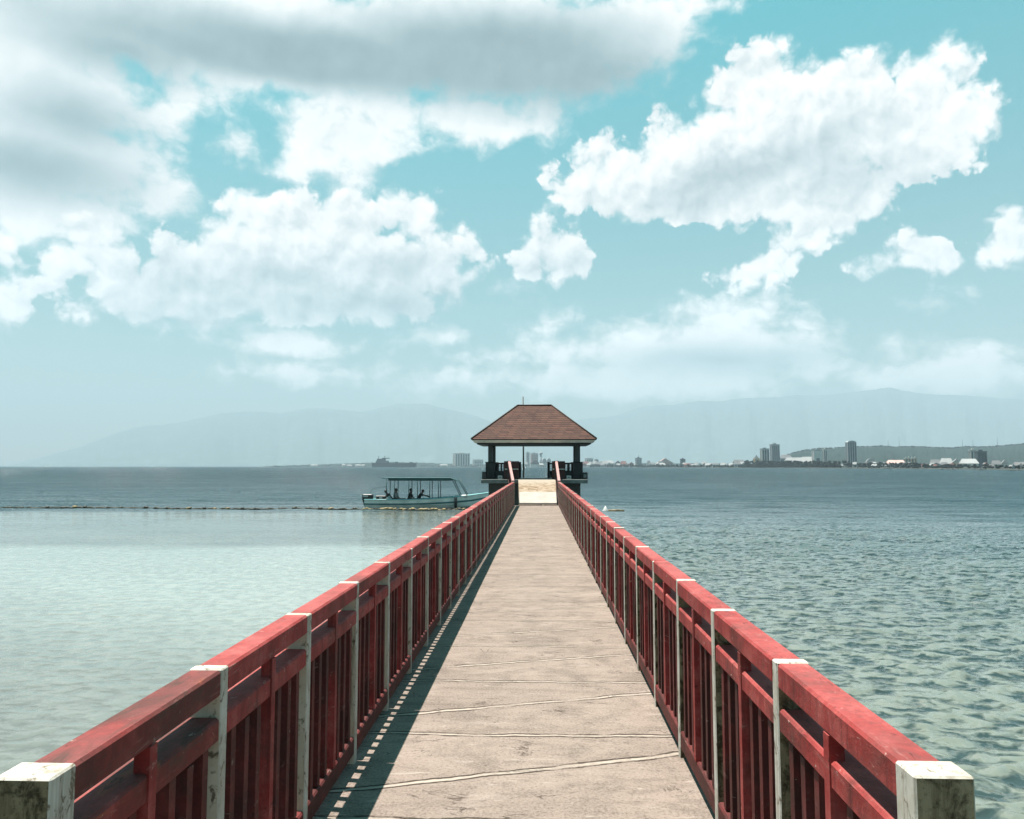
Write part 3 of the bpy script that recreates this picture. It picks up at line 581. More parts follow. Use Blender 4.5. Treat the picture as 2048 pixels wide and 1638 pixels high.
def dark_box(x0, x1, inset, label):
    o = tag(empty('storage_box', ((x0 + x1) / 2, 38.75, PZ + 0.002)), label, 'box')
    hw = (x1 - x0) / 2
    m = MB(); m.box(-hw, hw, -0.25, 0.25, 0, 0.36, bev=0.03, seg=2); m.build('body', M['black'], o)
    if inset: m = MB(); m.box(-hw + 0.07, hw - 0.06, -0.256, -0.2505, 0.10, 0.27); m.build('front_panel', M['grey'], o)
    else: m = MB(); m.box(-hw - 0.015, hw + 0.015, -0.27, 0.27, 0.362, 0.385, bev=0.008); m.build('lid', M['dark'], o)
dark_box(-2.93, -2.70, False, 'black lidded box on the left end of the gazebo platform'); dark_box(2.20, 2.48, True, 'black box with a grey square front on the right end of the gazebo platform')
def white_box(x, label):
    o = tag(empty('white_box', (x, 38.6, PZ + 0.002)), label, 'box', 'small white boxes on the gazebo platform')
    m = MB(); m.box(-0.115, 0.115, -0.1, 0.1, 0, 0.19, bev=0.012); m.build('body', M['lightbox'], o)
    m = MB(); m.box(-0.065, 0.065, -0.104, -0.1005, 0.07, 0.13); m.build('label_patch', M['grey'], o)
white_box(-2.0, 'small white box on the platform between the left column and the ramp'); white_box(1.52, 'small white box on the platform between the ramp and the right column')
# ------------------------------------------------------------------ float line and marker
M['float_yellow'] = simple('faded_yellow_float', (0.1804, 0.1353, 0.0615), 0.6, 0.6, 3); M['float_dark'] = simple('algae_dark_float', (0.0230, 0.0230, 0.0131), 0.6, 0.5, 3)
fl = tag(empty('float_line', tuple(at_d(0, 60.5))), 'long line of yellow and dark floats across the water left of the pier', 'float line')
pa, pb = at_d(-330, 61.0), at_d(1010, 56.6); nf = 99; org = at_d(0, 60.5); cnt = 0
def fpt(u):
    p = pa.lerp(pb, u); p.y += 0.35 * math.sin(u * 19) + 0.18 * math.sin(u * 53 + 1); return p - org
fmesh = []
for mt in ('float_yellow', 'float_dark'):
    b = MB(); b.lathe([(0.03, -0.2), (0.10, -0.15), (0.125, 0), (0.10, 0.15), (0.03, 0.2)], n=10)
    for v in b.b.verts: v.co = Vector((v.co.z, v.co.x, v.co.y))
    fmesh.append(b.build('float', M[mt], fl))
for k in range(nf):
    u = (k + 0.5) / 44 * 0.80 if k < 44 else 0.80 + (k - 43.5) / 55 * 0.2; px = -330 + u * 1340
    y = random.random() < (0.74 if px > 740 else 0.25); o = fmesh[0 if y else 1]
    if k > 1: o = o.copy(); COL.objects.link(o); o.parent = fl
    else: o = fmesh[k]
    p = fpt(u + random.uniform(-0.002, 0.002)); o.location = (p.x, p.y, 0.05 + random.uniform(-0.03, 0.05)); s_ = random.uniform(0.65, 1.15); o.scale = (s_ * random.uniform(0.7, 1.2), s_, s_ * random.uniform(0.7, 1.0))
    o.rotation_euler = (0, random.uniform(-0.2, 0.2), random.uniform(-0.35, 0.35) + YAW)
m = MB(); m.tube([fpt(k / 160) + Vector((0, 0.04 * math.sin(k * 1.7), 0.03 + 0.035 * math.sin(k * 2.3))) for k in range(161)], [0.075 + 0.03 * math.sin(k * 1.9) for k in range(161)], 5); m.build('rope', M['float_dark'], fl)
mp = at_d(1210, 56.0)
mk = tag(empty('marker_buoy', tuple(mp)), 'white cone marker with a yellow float bar on the water right of the pier', 'buoy')
m = MB(); m.lathe([(0.24, -0.05), (0.22, 0.04), (0.10, 0.22), (0.02, 0.36)], n=12); m.build('cone', M['lightbox'], mk)
m = MB(); m.tube([(0.2, 0.02, 0.02), (0.9, 0.05, 0.03), (1.4, 0.0, 0.02)], [0.07, 0.085, 0.05], 8); m.build('float_bar', M['float_yellow'], mk)
# ------------------------------------------------------------------ tour boat, its people and load
BD = 59.3; KB = F / BD; b0 = at_d(733, BD); BX = lambda px: (px - 733) / KB; BZ = lambda py: z_at(py, BD) - WATER
M['hull'] = simple('pale_grey_green_hull', (0.60, 0.63, 0.58), 0.45, 0.2, 1.5); M['hull_stripe'] = simple('teal_hull_stripe', (0.05, 0.13, 0.14), 0.45, 0.2, 1.5)
M['gunwale'] = simple('turquoise_gunwale', (0.18, 0.40, 0.41), 0.4, 0.15, 2); M['canopy'] = simple('dark_teal_canopy', (0.010, 0.048, 0.048), 0.5, 0.25, 2)
M['inside'] = simple('boat_floor_paint', (0.0984, 0.1804, 0.1804), 0.6, 0.2, 2)
boat = tag(empty('tour_boat', tuple(b0), YAW), 'pale turquoise motor boat with a teal canopy moored beyond the float line', 'boat')
st = [(0.0, .72, .70, -.25), (1.2, .85, .70, -.28), (3.0, .95, .70, -.28), (5.0, .95, .76, -.26), (6.8, .84, .88, -.22), (8.3, .60, 1.03, -.12), (9.4, .32, 1.18, .12), (10.2, .03, 1.32, .55)]
rows = []
for x, w_, zg, zk in st:
    zs = [zk, zk + (zg - zk) * .30, zk + (zg - zk) * .60, zk + (zg - zk) * .72, zg]; ws = [.02, .72, .90, .94, 1.0]
    rows.append([(x, -w_ * k, z) for k, z in zip(ws[::-1], zs[::-1])] + [(x, w_ * k, z) for k, z in zip(ws, zs)])
m = MB(); n_ = 10; pts = [p for r in rows for p in r]
for i in range(len(rows) - 1):
    for k in range(n_ - 1):
        mi = 1 if k in (1, 7) else 0
        vv = [i * n_ + k, i * n_ + k + 1, (i + 1) * n_ + k + 1, (i + 1) * n_ + k]
        m.poly([pts[q] for q in vv], [(0, 1, 2, 3)], mi)
m.poly([rows[0][k] for k in range(n_)], [tuple(range(n_))], 0)
bmesh.ops.remove_doubles(m.b, verts=m.b.verts[:], dist=0.0005)
m.build('hull', [M['hull'], M['hull_stripe']], boat)
for s_ in (-1, 1):
    m = MB(); m.tube([(x, s_ * (w_ + 0.01), zg + 0.02) for x, w_, zg, zk in st], 0.038, 6); m.build('gunwale', M['gunwale'], boat)
m = MB(); m.poly([(x, s_ * w_ * 0.93, 0.28 if x < 6.9 else zg - 0.05) for x, w_, zg, zk in st for s_ in (-1, 1)], [(2 * i, 2 * i + 1, 2 * i + 3, 2 * i + 2) for i in range(len(st) - 1)]); m.build('floor', M['inside'], boat)
m = MB(); m.poly([(x, s_ * w_ * 0.97, zg + 0.015) for x, w_, zg, zk in st[4:] for s_ in (-1, 1)], [(2 * i, 2 * i + 1, 2 * i + 3, 2 * i + 2) for i in range(3)]); m.build('foredeck', M['gunwale'], boat)
for x in (1.7, 3.1, 4.5, 5.7):
    m = MB(); m.box(x - 0.16, x + 0.16, -0.8, 0.8, 0.48, 0.53, bev=0.01); m.build('seat', M['inside'], boat)
# canopy
cx0, cx1 = BX(768), BX(917); zt = BZ(954.5); prof = []
m = MB(); NX = 14
for i in range(NX + 1):
    u = i / NX; x = cx0 + (cx1 - cx0) * u; drop = 0.22 * max(0, (u - 0.86) / 0.14) ** 2
    prof.append([(x, y_ * 0.98, zt - drop - 0.04 * (y_ ** 2)) for y_ in (-1, -.6, -.2, .2, .6, 1)])
pp = [p for r in prof for p in r] + [(x, y, z - 0.045) for r in prof for x, y, z in r]; o_ = (NX + 1) * 6
fc = []
for i in range(NX):
    for k in range(5):
        a = i * 6 + k; fc += [(a, a + 1, a + 7, a + 6), (o_ + a, o_ + a + 6, o_ + a + 7, o_ + a + 1)]
    for k in (0, 5): a = i * 6 + k; fc.append((a, a + 6, o_ + a + 6, o_ + a))
for i in (0, NX): fc += [(i * 6 + k, i * 6 + k + 1, o_ + i * 6 + k + 1, o_ + i * 6 + k) for k in range(5)]
m.poly(pp, fc); cano = m.build('canopy', M['canopy'], boat)
for s_ in (-1, 1):
    m = MB(); m.box(cx0 + 0.5, cx1 - 0.5, s_ * 0.99 - 0.012, s_ * 0.99 + 0.012, zt - 0.25, zt - 0.03); m.build('valance', M['canopy'], cano)
    for px in (777, 793, 821, 838, 862, 879):
        m = MB(); zb = 0.70 if px < 850 else 0.78
        m.tube([(BX(px), s_ * 0.88, zb), (BX(px), s_ * 0.93, zt - 0.15)], 0.032, 6); m.build('canopy_post', M['canopy'], boat)
    for a_, c_ in ((906, 921), (918, 935)):
        m = MB(); m.tube([(BX(a_), s_ * 0.9, zt - 0.16), (BX(c_), s_ * 0.68, BZ(990))], 0.032, 6); m.build('windscreen_bar', M['canopy'], boat)
m = MB(); m.box(BX(912), BX(935), -0.72, 0.72, BZ(996) + 0.1, BZ(992) + 0.1, bev=0.02); m.build('windscreen_sill', M['lightbox'], boat)
m = MB(); m.lathe([(0.03, -0.42), (0.11, -0.36), (0.115, 0.36), (0.03, 0.42)], (BX(913), -0.98, 0.52), 10); m.build('fender', M['black'], boat)
m = MB(); m.tube([(BX(742), -0.3, 1.16), (BX(746), -0.3, 1.45), (BX(754), -0.3, 1.63), (BX(776), -0.5, 1.72)], 0.02, 6); m.build('stern_hoop', M['darkcol'], boat)
mo = empty('outboard_motor'); mo.parent = boat; mo.location = (0, 0, 0)
m = MB(); m.box(BX(726), BX(747), -0.24, 0.24, BZ(1000.5), BZ(987.5), bev=0.09, seg=3); m.build('cowling', M['black'], mo)
m = MB(); m.box(BX(728), BX(738), -0.243, -0.2405, BZ(993.2), BZ(990.2)); m.build('badge', M['lightbox'], mo)
m = MB(); m.tube([(BX(730), 0, BZ(1000)), (BX(732), 0, BZ(1009)), (BX(735.5), 0, BZ(1019))], [0.17, 0.13, 0.10], 8); m.build('leg', M['black'], mo)
m = MB(); m.tube([(BX(746), 0, BZ(999)), (BX(755), 0, BZ(1000))], 0.035, 6); m.build('tiller', M['black'], mo)
bw = lambda x, y, z: b0 + Vector((math.cos(YAW) * x - math.sin(YAW) * y, math.sin(YAW) * x + math.cos(YAW) * y, z))
ck = tag(empty('cool_box', tuple(bw(BX(764), -0.25, 0.282)), YAW), 'dark cool box with a white label at the stern of the boat', 'cool box')
m = MB(); m.box(-0.36, 0.36, -0.25, 0.25, 0, 0.64, bev=0.03); m.build('body', M['black'], ck)
m = MB(); m.box(-0.38, 0.38, -0.27, 0.27, 0.642, 0.72, bev=0.02); m.build('lid', M['black'], ck)
m = MB(); m.box(-0.10, 0.14, -0.272, -0.2515, 0.50, 0.635); m.build('label_patch', M['lightbox'], ck)
bg = MB(); bg.ball((0, 0, 0.20), 0.24, 2, (1.1, 0.8, 0.85), 0.06); bg.ball((0.05, 0, 0.42), 0.09, 1, (1, 1, 0.8), 0.05)
tag(bg.build('bag', M['lightbox'], None, tuple(bw(BX(780), -0.45, 0.532))), 'white sack on the rear bench of the boat', 'bag')
cu = MB(); cu.box(-0.32, 0.34, -0.25, 0.25, 0, 0.22, bev=0.07, seg=2)
tag(cu.build('cushion', M['black'], None, tuple(bw(BX(806), -0.5, 0.60))), 'dark bundle lying on the boat between the seated people', 'bundle')
# people: one continuous skinned body each, clothing and hair as children
def skin_mesh(name, verts, edges, radii, m, sub=1, root=0):
    me = bpy.data.meshes.new(name); me.from_pydata([Vector(v) for v in verts], edges, []); o = new_obj(name, me)
    o.modifiers.new('skin', 'SKIN'); sv = me.skin_vertices[0].data
    for i, r in enumerate(radii): sv[i].radius = (r, r) if not hasattr(r, '__len__') else r
    sv[root].use_root = True
    sb = o.modifiers.new('sub', 'SUBSURF'); sb.levels = sub; sb.render_levels = sub
    bpy.context.view_layer.update(); dg = bpy.context.evaluated_depsgraph_get()
    me2 = bpy.data.meshes.new_from_object(o.evaluated_get(dg)); me2.name = name; bpy.data.objects.remove(o); bpy.data.meshes.remove(me)
    me2.materials.clear(); me2.materials.append(m)
    for p in me2.polygons: p.use_smooth = True
    return me2
M['skin'] = simple('tanned_skin', (0.0984, 0.0574, 0.0410), 0.6, 0.1); M['hair'] = simple('black_hair', (0.0066, 0.0057, 0.0057), 0.5, 0.2)
CL = {'white': simple('white_shirt_cloth', (0.2952, 0.2952, 0.2952), 0.8, 0.15), 'black': simple('black_shirt_cloth', (0.0098, 0.0107, 0.0131), 0.8, 0.3), 'navy': simple('dark_trouser_cloth', (0.0115, 0.0139, 0.0197), 0.8, 0.3), 'brown': simple('dark_brown_cloth', (0.0246, 0.0180, 0.0164), 0.8, 0.3)}
def person(x, y, face, lean, arms, shirt, label, legs='navy', sit=0.56):
    o = tag(empty('person', tuple(bw(x, y, sit)), YAW + face), label, 'person', 'people sitting in the tour boat'); o.scale = (1.18, 1.18, 1.12)
    s, c = math.sin(lean), math.cos(lean)
    def tp(dx, dy, h): return (dx * c + h * s, dy, 0.09 + h * c - dx * s)       # torso frame leaning towards +x
    ch, nk, hd, cr = tp(0, 0, .36), tp(0.01, 0, .52), tp(0.05, 0, .62), tp(0.05, 0, .74)
    V_ = [tp(0, 0, 0), tp(0, 0, .18), ch, nk, hd, cr]; E_ = [(0, 1), (1, 2), (2, 3), (3, 4), (4, 5)]; Rr = [(.15, .13), (.14, .12), (.17, .13), (.055, .055), (.09, .085), (.065, .07)]
    sh = []
    for sgn, (el_, ha) in zip((-1, 1), arms):
        i = len(V_); S_ = tp(0, sgn * .19, .44); V_ += [S_, el_, ha, (ha[0] + .07, ha[1], ha[2] - .01)]; E_ += [(2, i), (i, i + 1), (i + 1, i + 2), (i + 2, i + 3)]; Rr += [.06, .045, .033, .038]; sh.append((S_, el_))
        j = len(V_); V_ += [(.02, sgn * .10, .07), (.43, sgn * .13, .07), (.45, sgn * .13, -.20), (.56, sgn * .13, -.22)]; E_ += [(0, j), (j, j + 1), (j + 1, j + 2), (j + 2, j + 3)]; Rr += [.095, .07, .045, .04]
    new_obj('body', skin_mesh('body', V_, E_, Rr, M['skin'], 2), o)
    sv = [tp(0, 0, -.02), tp(0, 0, .18), ch, tp(0, 0, .47)]; se = [(0, 1), (1, 2), (2, 3)]; sr = [(.175, .155), (.16, .14), (.19, .15), (.09, .08)]
    for (S_, E2) in sh:
        i = len(sv); mid = tuple(S_[q] * .25 + E2[q] * .75 for q in range(3)); sv += [S_, mid]; se += [(2, i), (i, i + 1)]; sr += [.085, .065]
    new_obj('shirt', skin_mesh('shirt', sv, se, sr, CL[shirt], 2), o)
    tv, te, tr = [(0, 0, .07)], [], [(.17, .15)]
    for sgn in (-1, 1):
        i = len(tv); tv += [(.03, sgn * .10, .07), (.43, sgn * .13, .07), (.45, sgn * .13, -.15)]; te += [(0, i), (i, i + 1), (i + 1, i + 2)]; tr += [.11, .085, .07]
    new_obj('trousers', skin_mesh('trousers', tv, te, tr, CL[legs], 2), o)
    hb = MB(); hb.ball((0, 0, 0), .108, 2, (1.0, 0.92, 1.0), 0.04); ho = hb.build('hair', M['hair'], o); ho.location = tp(0.02, 0, .725); ho.rotation_euler = (0, lean, 0)
    fc_ = MB(); fc_.ball((0, 0, 0), .018, 1, (1.2, 0.8, 1.2)); nz = fc_.build('nose', M['skin'], o); nz.location = tp(.150, 0, .66)
person(1.98, 0.15, math.pi, 0.55, (((.34, -.22, .34), (.55, -.15, .30)), ((.30, .22, .30), (.52, .15, .22))), 'black', 'person in dark clothes bending low at the back of the boat', 'brown')
person(2.35, -0.40, -0.35, 0.05, (((.10, -.25, .28), (.33, -.16, .18)), ((.10, .25, .28), (.33, .16, .18))), 'white', 'person in a pale shirt sitting upright near the stern')
person(3.45, -0.40, -0.2, 0.12, (((.18, -.27, .26), (.42, -.18, .16)), ((.18, .27, .26), (.42, .18, .16))), 'black', 'person in black sitting upright amidships with hands on knees')
person(4.10, -0.30, 0.1, 0.45, (((.50, -.20, .42), (.78, -.16, .36)), ((.48, .22, .40), (.74, .18, .30))), 'black', 'person in black leaning forward with both arms reaching out')
# ------------------------------------------------------------------ far shore
SH = [(300, 4200), (540, 3600), (700, 3100), (1000, 2900), (1160, 2600), (1300, 2100), (1440, 1650), (1560, 1380), (1700, 1120), (1850, 880), (2048, 640), (2300, 480), (2700, 360)]
def shd(px):
    for (a, da), (b, db) in zip(SH, SH[1:]):
        if px <= b: return da + (db - da) * max(0, (px - a) / (b - a))
    return SH[-1][1]
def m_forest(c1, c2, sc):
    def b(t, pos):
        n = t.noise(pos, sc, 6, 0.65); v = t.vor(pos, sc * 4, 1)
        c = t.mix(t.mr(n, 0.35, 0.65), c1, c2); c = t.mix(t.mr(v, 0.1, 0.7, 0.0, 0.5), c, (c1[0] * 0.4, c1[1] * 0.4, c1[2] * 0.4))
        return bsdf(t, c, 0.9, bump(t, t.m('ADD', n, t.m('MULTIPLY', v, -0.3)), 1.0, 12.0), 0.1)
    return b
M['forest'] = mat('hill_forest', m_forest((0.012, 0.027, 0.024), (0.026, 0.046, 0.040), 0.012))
M['mountain'] = mat('hazed_mountain_forest', m_forest((0.100, 0.155, 0.146), (0.130, 0.188, 0.174), 0.0011))  # pale base colour stands in for part of the distance haze
M['shore'] = simple('shore_ground', (0.022, 0.026, 0.02), 0.9, 0.4, 0.02)
# flat land behind the waterline
m = MB(); P_ = []
pxs = list(range(530, 2701, 35))
for px in pxs:
    D = shd(px); jit = random.uniform(-10, 10)
    for k, (dd, z) in enumerate(((-5, -1.6), (6, -0.9), (40, 0.2), (900, 2.5), (2200, 5))):
        P_.append(at_d(px, D + dd + (jit if k < 3 else 0), z))
m.poly(P_, [(i * 5 + k, (i + 1) * 5 + k, (i + 1) * 5 + k + 1, i * 5 + k + 1) for i in range(len(pxs) - 1) for k in range(4)], smooth=True)
tag(m.build('land', M['shore']), kind='structure')
def ridge(name, pts, D, depth, mt, rough, step=6, seed=1, kindlab='structure'):
    """a real ridge: the skyline heights at distance D, falling away in front and behind"""
    rng = random.Random(seed); m = MB(); P_ = []; cols = []
    x = pts[0][0]
    def prof(px):
        for (a, ya), (b, yb) in zip(pts, pts[1:]):
            if px <= b: return ya + (yb - ya) * (px - a) / (b - a)
        return pts[-1][1]
    nz = [0.0] * 6; rowf = [(-1.0, 0.0), (-0.72, 0.30), (-0.45, 0.58), (-0.2, 0.84), (0.0, 1.0), (0.35, 0.72), (0.9, 0.0)]
    n = 0; spur = 0.0; phs = [rng.uniform(0, 6) for _ in range(8)]
    while x <= pts[-1][0]:
        h = z_at(prof(x), D) - 1.0
        for j, (f, g_) in enumerate(rowf):
            w_ = sum(math.sin(x * fr * 0.01 + phs[q] + f * (2.1 + q)) / (q + 1.5) for q, fr in enumerate((3, 7.3, 13.1, 29.0, 53.0)))
            fd = f + 0.10 * w_ * (1 - abs(g_ - 0.5)) if 0 < g_ < 1 else f
            z = 1.0 + max(0.0, h) * (g_ * (1 + 0.10 * w_ * (1 - g_))) + (rng.uniform(-rough, rough) if 0 < g_ else 0)
            P_.append(at_d(x, D + fd * depth, z if g_ > 0 else -1.0))
        x += step; n += 1
    r = len(rowf)
    m.poly(P_, [(i * r + k, (i + 1) * r + k, (i + 1) * r + k + 1, i * r + k + 1) for i in range(n - 1) for k in range(r - 1)], smooth=True)
    return tag(m.build(name, mt), kind=kindlab)
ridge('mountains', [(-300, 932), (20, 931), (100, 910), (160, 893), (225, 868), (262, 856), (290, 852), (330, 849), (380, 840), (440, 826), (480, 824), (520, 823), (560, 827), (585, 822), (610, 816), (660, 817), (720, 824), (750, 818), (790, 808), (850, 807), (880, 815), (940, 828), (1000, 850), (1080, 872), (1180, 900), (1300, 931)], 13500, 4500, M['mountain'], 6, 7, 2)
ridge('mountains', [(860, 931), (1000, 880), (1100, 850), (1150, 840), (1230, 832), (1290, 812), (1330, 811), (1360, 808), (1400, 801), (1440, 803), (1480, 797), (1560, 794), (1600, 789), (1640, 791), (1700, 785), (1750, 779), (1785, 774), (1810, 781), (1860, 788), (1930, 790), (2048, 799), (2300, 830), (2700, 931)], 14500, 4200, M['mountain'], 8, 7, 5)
HILL = [(1480, 932), (1545, 922), (1570, 911), (1590, 905), (1612, 900), (1640, 897), (1668, 896), (1700, 894), (1740, 893), (1765, 892), (1790, 894), (1830, 893), (1870, 895), (1905, 896), (1935, 893), (1960, 894), (1990, 893), (2010, 891), (2048, 888), (2150, 882), (2350, 890), (2700, 925)]
def hill_z(px):
    for (a, ya), (b, yb) in zip(HILL, HILL[1:]):
        if px <= b: return z_at(ya + (yb - ya) * (px - a) / (b - a), 2700)
    return 3.0
ridge('hills', [(1480, 932), (1545, 922), (1570, 911), (1590, 905), (1612, 900), (1640, 897), (1668, 896), (1700, 894), (1740, 893), (1765, 892), (1790, 894), (1830, 893), (1870, 895), (1905, 896), (1935, 893), (1960, 894), (1990, 893), (2010, 891), (2048, 888), (2150, 882), (2350, 890), (2700, 925)], 2700, 900, M['forest'], 2.6, 3, 9)
ridge('hills', [(545, 932), (600, 930.0), (640, 928.6), (690, 927.0), (740, 925.0), (790, 924.0), (840, 925.0), (880, 927.0), (930, 928.5), (1000, 928.5), (1150, 928.5), (1300, 926), (1420, 926.5), (1500, 928)], 3800, 420, M['forest'], 1.5, 3, 12)
# wooded shore: one mass of crowns
M['trees'] = mat('shore_tree_leaves', m_forest((0.008, 0.018, 0.015), (0.022, 0.038, 0.028), 0.15))
def wood():
    tb = bmesh.new(); bmesh.ops.create_icosphere(tb, subdivisions=2, radius=1.0); tb.verts.ensure_lookup_table()
    TV = [v.co.copy() for v in tb.verts]; TF = [[v.index for v in f.verts] for f in tb.faces]; tb.free(); vs, fs = [], []
    def crown(p, r):
        sx_, sz_ = random.uniform(0.8, 1.5), random.uniform(0.75, 1.2); o = len(vs)
        for c in TV:
            k = r * random.uniform(0.72, 1.25); vs.append((c.x * k * sx_ + p.x, c.y * k * sx_ + p.y, c.z * k * sz_ + p.z))
        fs.extend([[o + i for i in f] for f in TF])
    for i in range(1500):
        px = random.choice((random.uniform(1480, 2150), random.uniform(1480, 1920), random.uniform(1485, 1680), random.uniform(1180, 1500))); D = shd(px) + random.uniform(4, 70)
        hpx = random.uniform(6, 14) if px > 1490 else random.uniform(1.5, 6.0)
        if 1700 < px <= 1850: hpx *= 0.8
        if px > 1850: hpx *= 0.6
        r = random.uniform(1.3, 2.6) / F * D; top = hpx / F * D
        q = random.choice((1.0, 1.0, 0.6, 0.3)); crown(at_d(px, D, max(r * 0.5, top * q - r)), r)
    for i in range(300):
        px = random.uniform(560, 1160); D = shd(px) + random.uniform(15, 160); r = random.uniform(1.0, 2.4) / F * D * 0.55
        crown(at_d(px, D, r * 0.9), r)
    for i in range(700):     # tree line of the hill
        px = random.uniform(1575, 2160); dd = random.uniform(-60, 30); r = random.uniform(1.2, 3.2)
        crown(at_d(px, 2700 + dd, hill_z(px) - r * 0.5), r)
    me = bpy.data.meshes.new('wood'); me.from_pydata(vs, [], fs); me.materials.append(M['trees'])
    tag(new_obj('wood', me), 'dark green wood along the far shore below the buildings', 'wood', kind='stuff')
wood()
# ------------------------------------------------------------------ buildings
BC = {'white': (0.50, 0.49, 0.46), 'pale': (0.40, 0.40, 0.38), 'grey': (0.24, 0.26, 0.265), 'dark': (0.07, 0.085, 0.09), 'pink': (0.42, 0.27, 0.24), 'ochre': (0.40, 0.28, 0.16), 'tan': (0.40, 0.33, 0.23),
      'brown': (0.08, 0.045, 0.035), 'redroof': (0.12, 0.05, 0.042), 'greyroof': (0.10, 0.105, 0.11), 'silver': (0.24, 0.245, 0.245)}
BM = {k: simple('wall_' + k, c, 0.8, 0.12, 0.1) for k, c in BC.items()}
BM['glass'] = simple('dark_window_glass', (0.035, 0.05, 0.06), 0.3, 0.3, 0.1)
def bframe(x0, x1, yt, off, name, label, cat, group=None, turn=False):
    pc = (x0 + x1) / 2; D = shd(pc) + off; o = tag(empty(name, tuple(at_d(pc, D, -0.5)), YAW - math.atan((pc - 1024) / F) + (R(26) if turn else R(8))), label, cat, group)
    return o, D, (x1 - x0) / F * D * (0.86 if turn else 0.97), z_at(yt, D) + 0.5
def tower(x0, x1, yt, off, wall, label, strips=4, depth=0.7, roof='grey', cap=True, round_top=False, bands=0, cat='tower block', name='tower_block', group=None):
    o, D, w_, h = bframe(x0, x1, yt, off, name, label, cat, group, True); d = w_ * depth; m = MB()
    if round_top:
        n = 14; prof = [(-w_ / 2, 0), (-w_ / 2, h * 0.93)] + [(-w_ / 2 * math.cos(math.pi * k / n), h * 0.93 + h * 0.07 * math.sin(math.pi * k / n)) for k in range(1, n)] + [(w_ / 2, h * 0.93), (w_ / 2, 0)]
        q = len(prof); pts = [(x, 0, z) for x, z in prof] + [(x, d, z) for x, z in prof]
        m.poly(pts, [tuple(range(q)), tuple(range(2 * q - 1, q - 1, -1))] + [(i, i + q, (i + 1) % q + q, (i + 1) % q) for i in range(q)])
    else: m.box(-w_ / 2, w_ / 2, 0, d, 0, h)
    m.build('wall', BM[wall], o)
    if cap and not round_top:
        m = MB(); m.box(-w_ / 2 - 0.4, w_ / 2 + 0.4, -0.4, d + 0.4, h + 0.01, h + 0.9); m.box(-w_ * 0.2, w_ * 0.15, d * 0.3, d * 0.7, h + 0.92, h + 0.92 + max(2.0, h * 0.05)); m.build('roof', BM[roof], o)
    for k in range(strips):
        xs = -w_ / 2 + w_ * (k + 0.5) / strips; sw = w_ / strips * 0.42
        m = MB()
        if bands:
            for b in range(bands):
                za = h * 0.08 + (h * 0.86) * b / bands; m.box(xs - sw / 2, xs + sw / 2, -0.25, -0.02, za, za + h * 0.86 / bands * 0.55)
        else: m.box(xs - sw / 2, xs + sw / 2, -0.25, -0.02, h * 0.06, h * 0.94)
        m.build('window', BM['glass'], o)
    for k in range(2):
        m = MB(); ys_ = d * (0.25 + 0.4 * k); sd_ = -1; m.box(*sorted((sd_ * (w_ / 2 + 0.02), sd_ * (w_ / 2 + 0.25))), ys_, ys_ + d * 0.18, h * 0.06, h * 0.94); m.build('window', BM['glass'], o)
    return o
def house(x0, x1, yt, off, wall, roof, label, group=None, gable=0.45, along=True, cat='house', name='house', proto=None):
    o, D, w_, h = bframe(x0, x1, yt, off, name, label, cat, group); d = min(w_ * 0.7, 14); hw = h * (1 - gable)
    m = MB(); m.box(-w_ / 2, w_ / 2, 0, d, 0, hw); m.build('wall', BM[wall], o)
    e = w_ * 0.05; m = MB()
    if along: pts = [(-w_ / 2 - e, -e, hw), (w_ / 2 + e, -e, hw), (w_ / 2 + e, d + e, hw), (-w_ / 2 - e, d + e, hw), (-w_ * 0.40, d / 2, h), (w_ * 0.40, d / 2, h)]; fc = [(0, 1, 5, 4), (1, 2, 5), (2, 3, 4, 5), (3, 0, 4), (0, 3, 2, 1)]
    else: pts = [(-w_ / 2 - e, -e, hw), (w_ / 2 + e, -e, hw), (w_ / 2 + e, d + e, hw), (-w_ / 2 - e, d + e, hw), (0, -e, h), (0, d + e, h)]; fc = [(0, 1, 4), (1, 2, 5, 4), (2, 3, 5), (3, 0, 4, 5), (0, 3, 2, 1)]
    m.poly([(a, b, c + 0.02) for a, b, c in pts], fc); m.build('roof', BM[roof], o)
    n = max(2, min(5, int(w_ / 6)))
    for k in range(n):
        xs = -w_ / 2 + w_ * (k + 0.5) / n; m = MB(); m.box(xs - w_ / n * 0.22, xs + w_ / n * 0.22, -0.2, -0.02, hw * 0.35, hw * 0.8); m.build('window', BM['glass'], o)
    return o
# centre of the frame, seen left of and through the gazebo
tower(906, 944, 907, 260, 'white', 'white slab hotel with vertical stripes left of the gazebo', 6, 0.35, 'white', bands=0, cat='hotel', name='hotel')
tower(946, 969, 919.5, 420, 'pale', 'low wide grey block just right of the white slab hotel', 5, 0.4, 'white', bands=2, cat='building', name='office_block')
house(985, 1004, 924, 150, 'white', 'silver', 'low white shed behind the left gazebo railing', cat='shed', name='shed')
tower(1053, 1060, 905, 380, 'pale', 'thin pale tower seen under the gazebo roof just right of the pole', 2, 0.9, 'pale')
tower(1062, 1078, 907, 420, 'pink', 'pale pinkish block seen under the middle of the gazebo roof', 3, 0.5, 'grey', bands=5, cat='building', name='office_block')
wt = tag(empty('water_tower', tuple(at_d(1082, 3000, 0)), YAW), 'slender water tower with a white dome seen under the gazebo roof', 'water tower')
kw = 3000 / F; hz = z_at(905, 3000)
m = MB(); m.lathe([(2.2 * kw, 0), (1.9 * kw, hz - 5 * kw)], n=14); m.build('shaft', BM['grey'], wt)
m = MB(); m.lathe([(1.6 * kw, hz - 5.2 * kw), (3.2 * kw, hz - 3.4 * kw), (3.6 * kw, hz - 1.5 * kw), (2.6 * kw, hz + 0.6 * kw), (0.3 * kw, hz + 1.4 * kw)], n=16); m.build('dome', BM['silver'], wt)
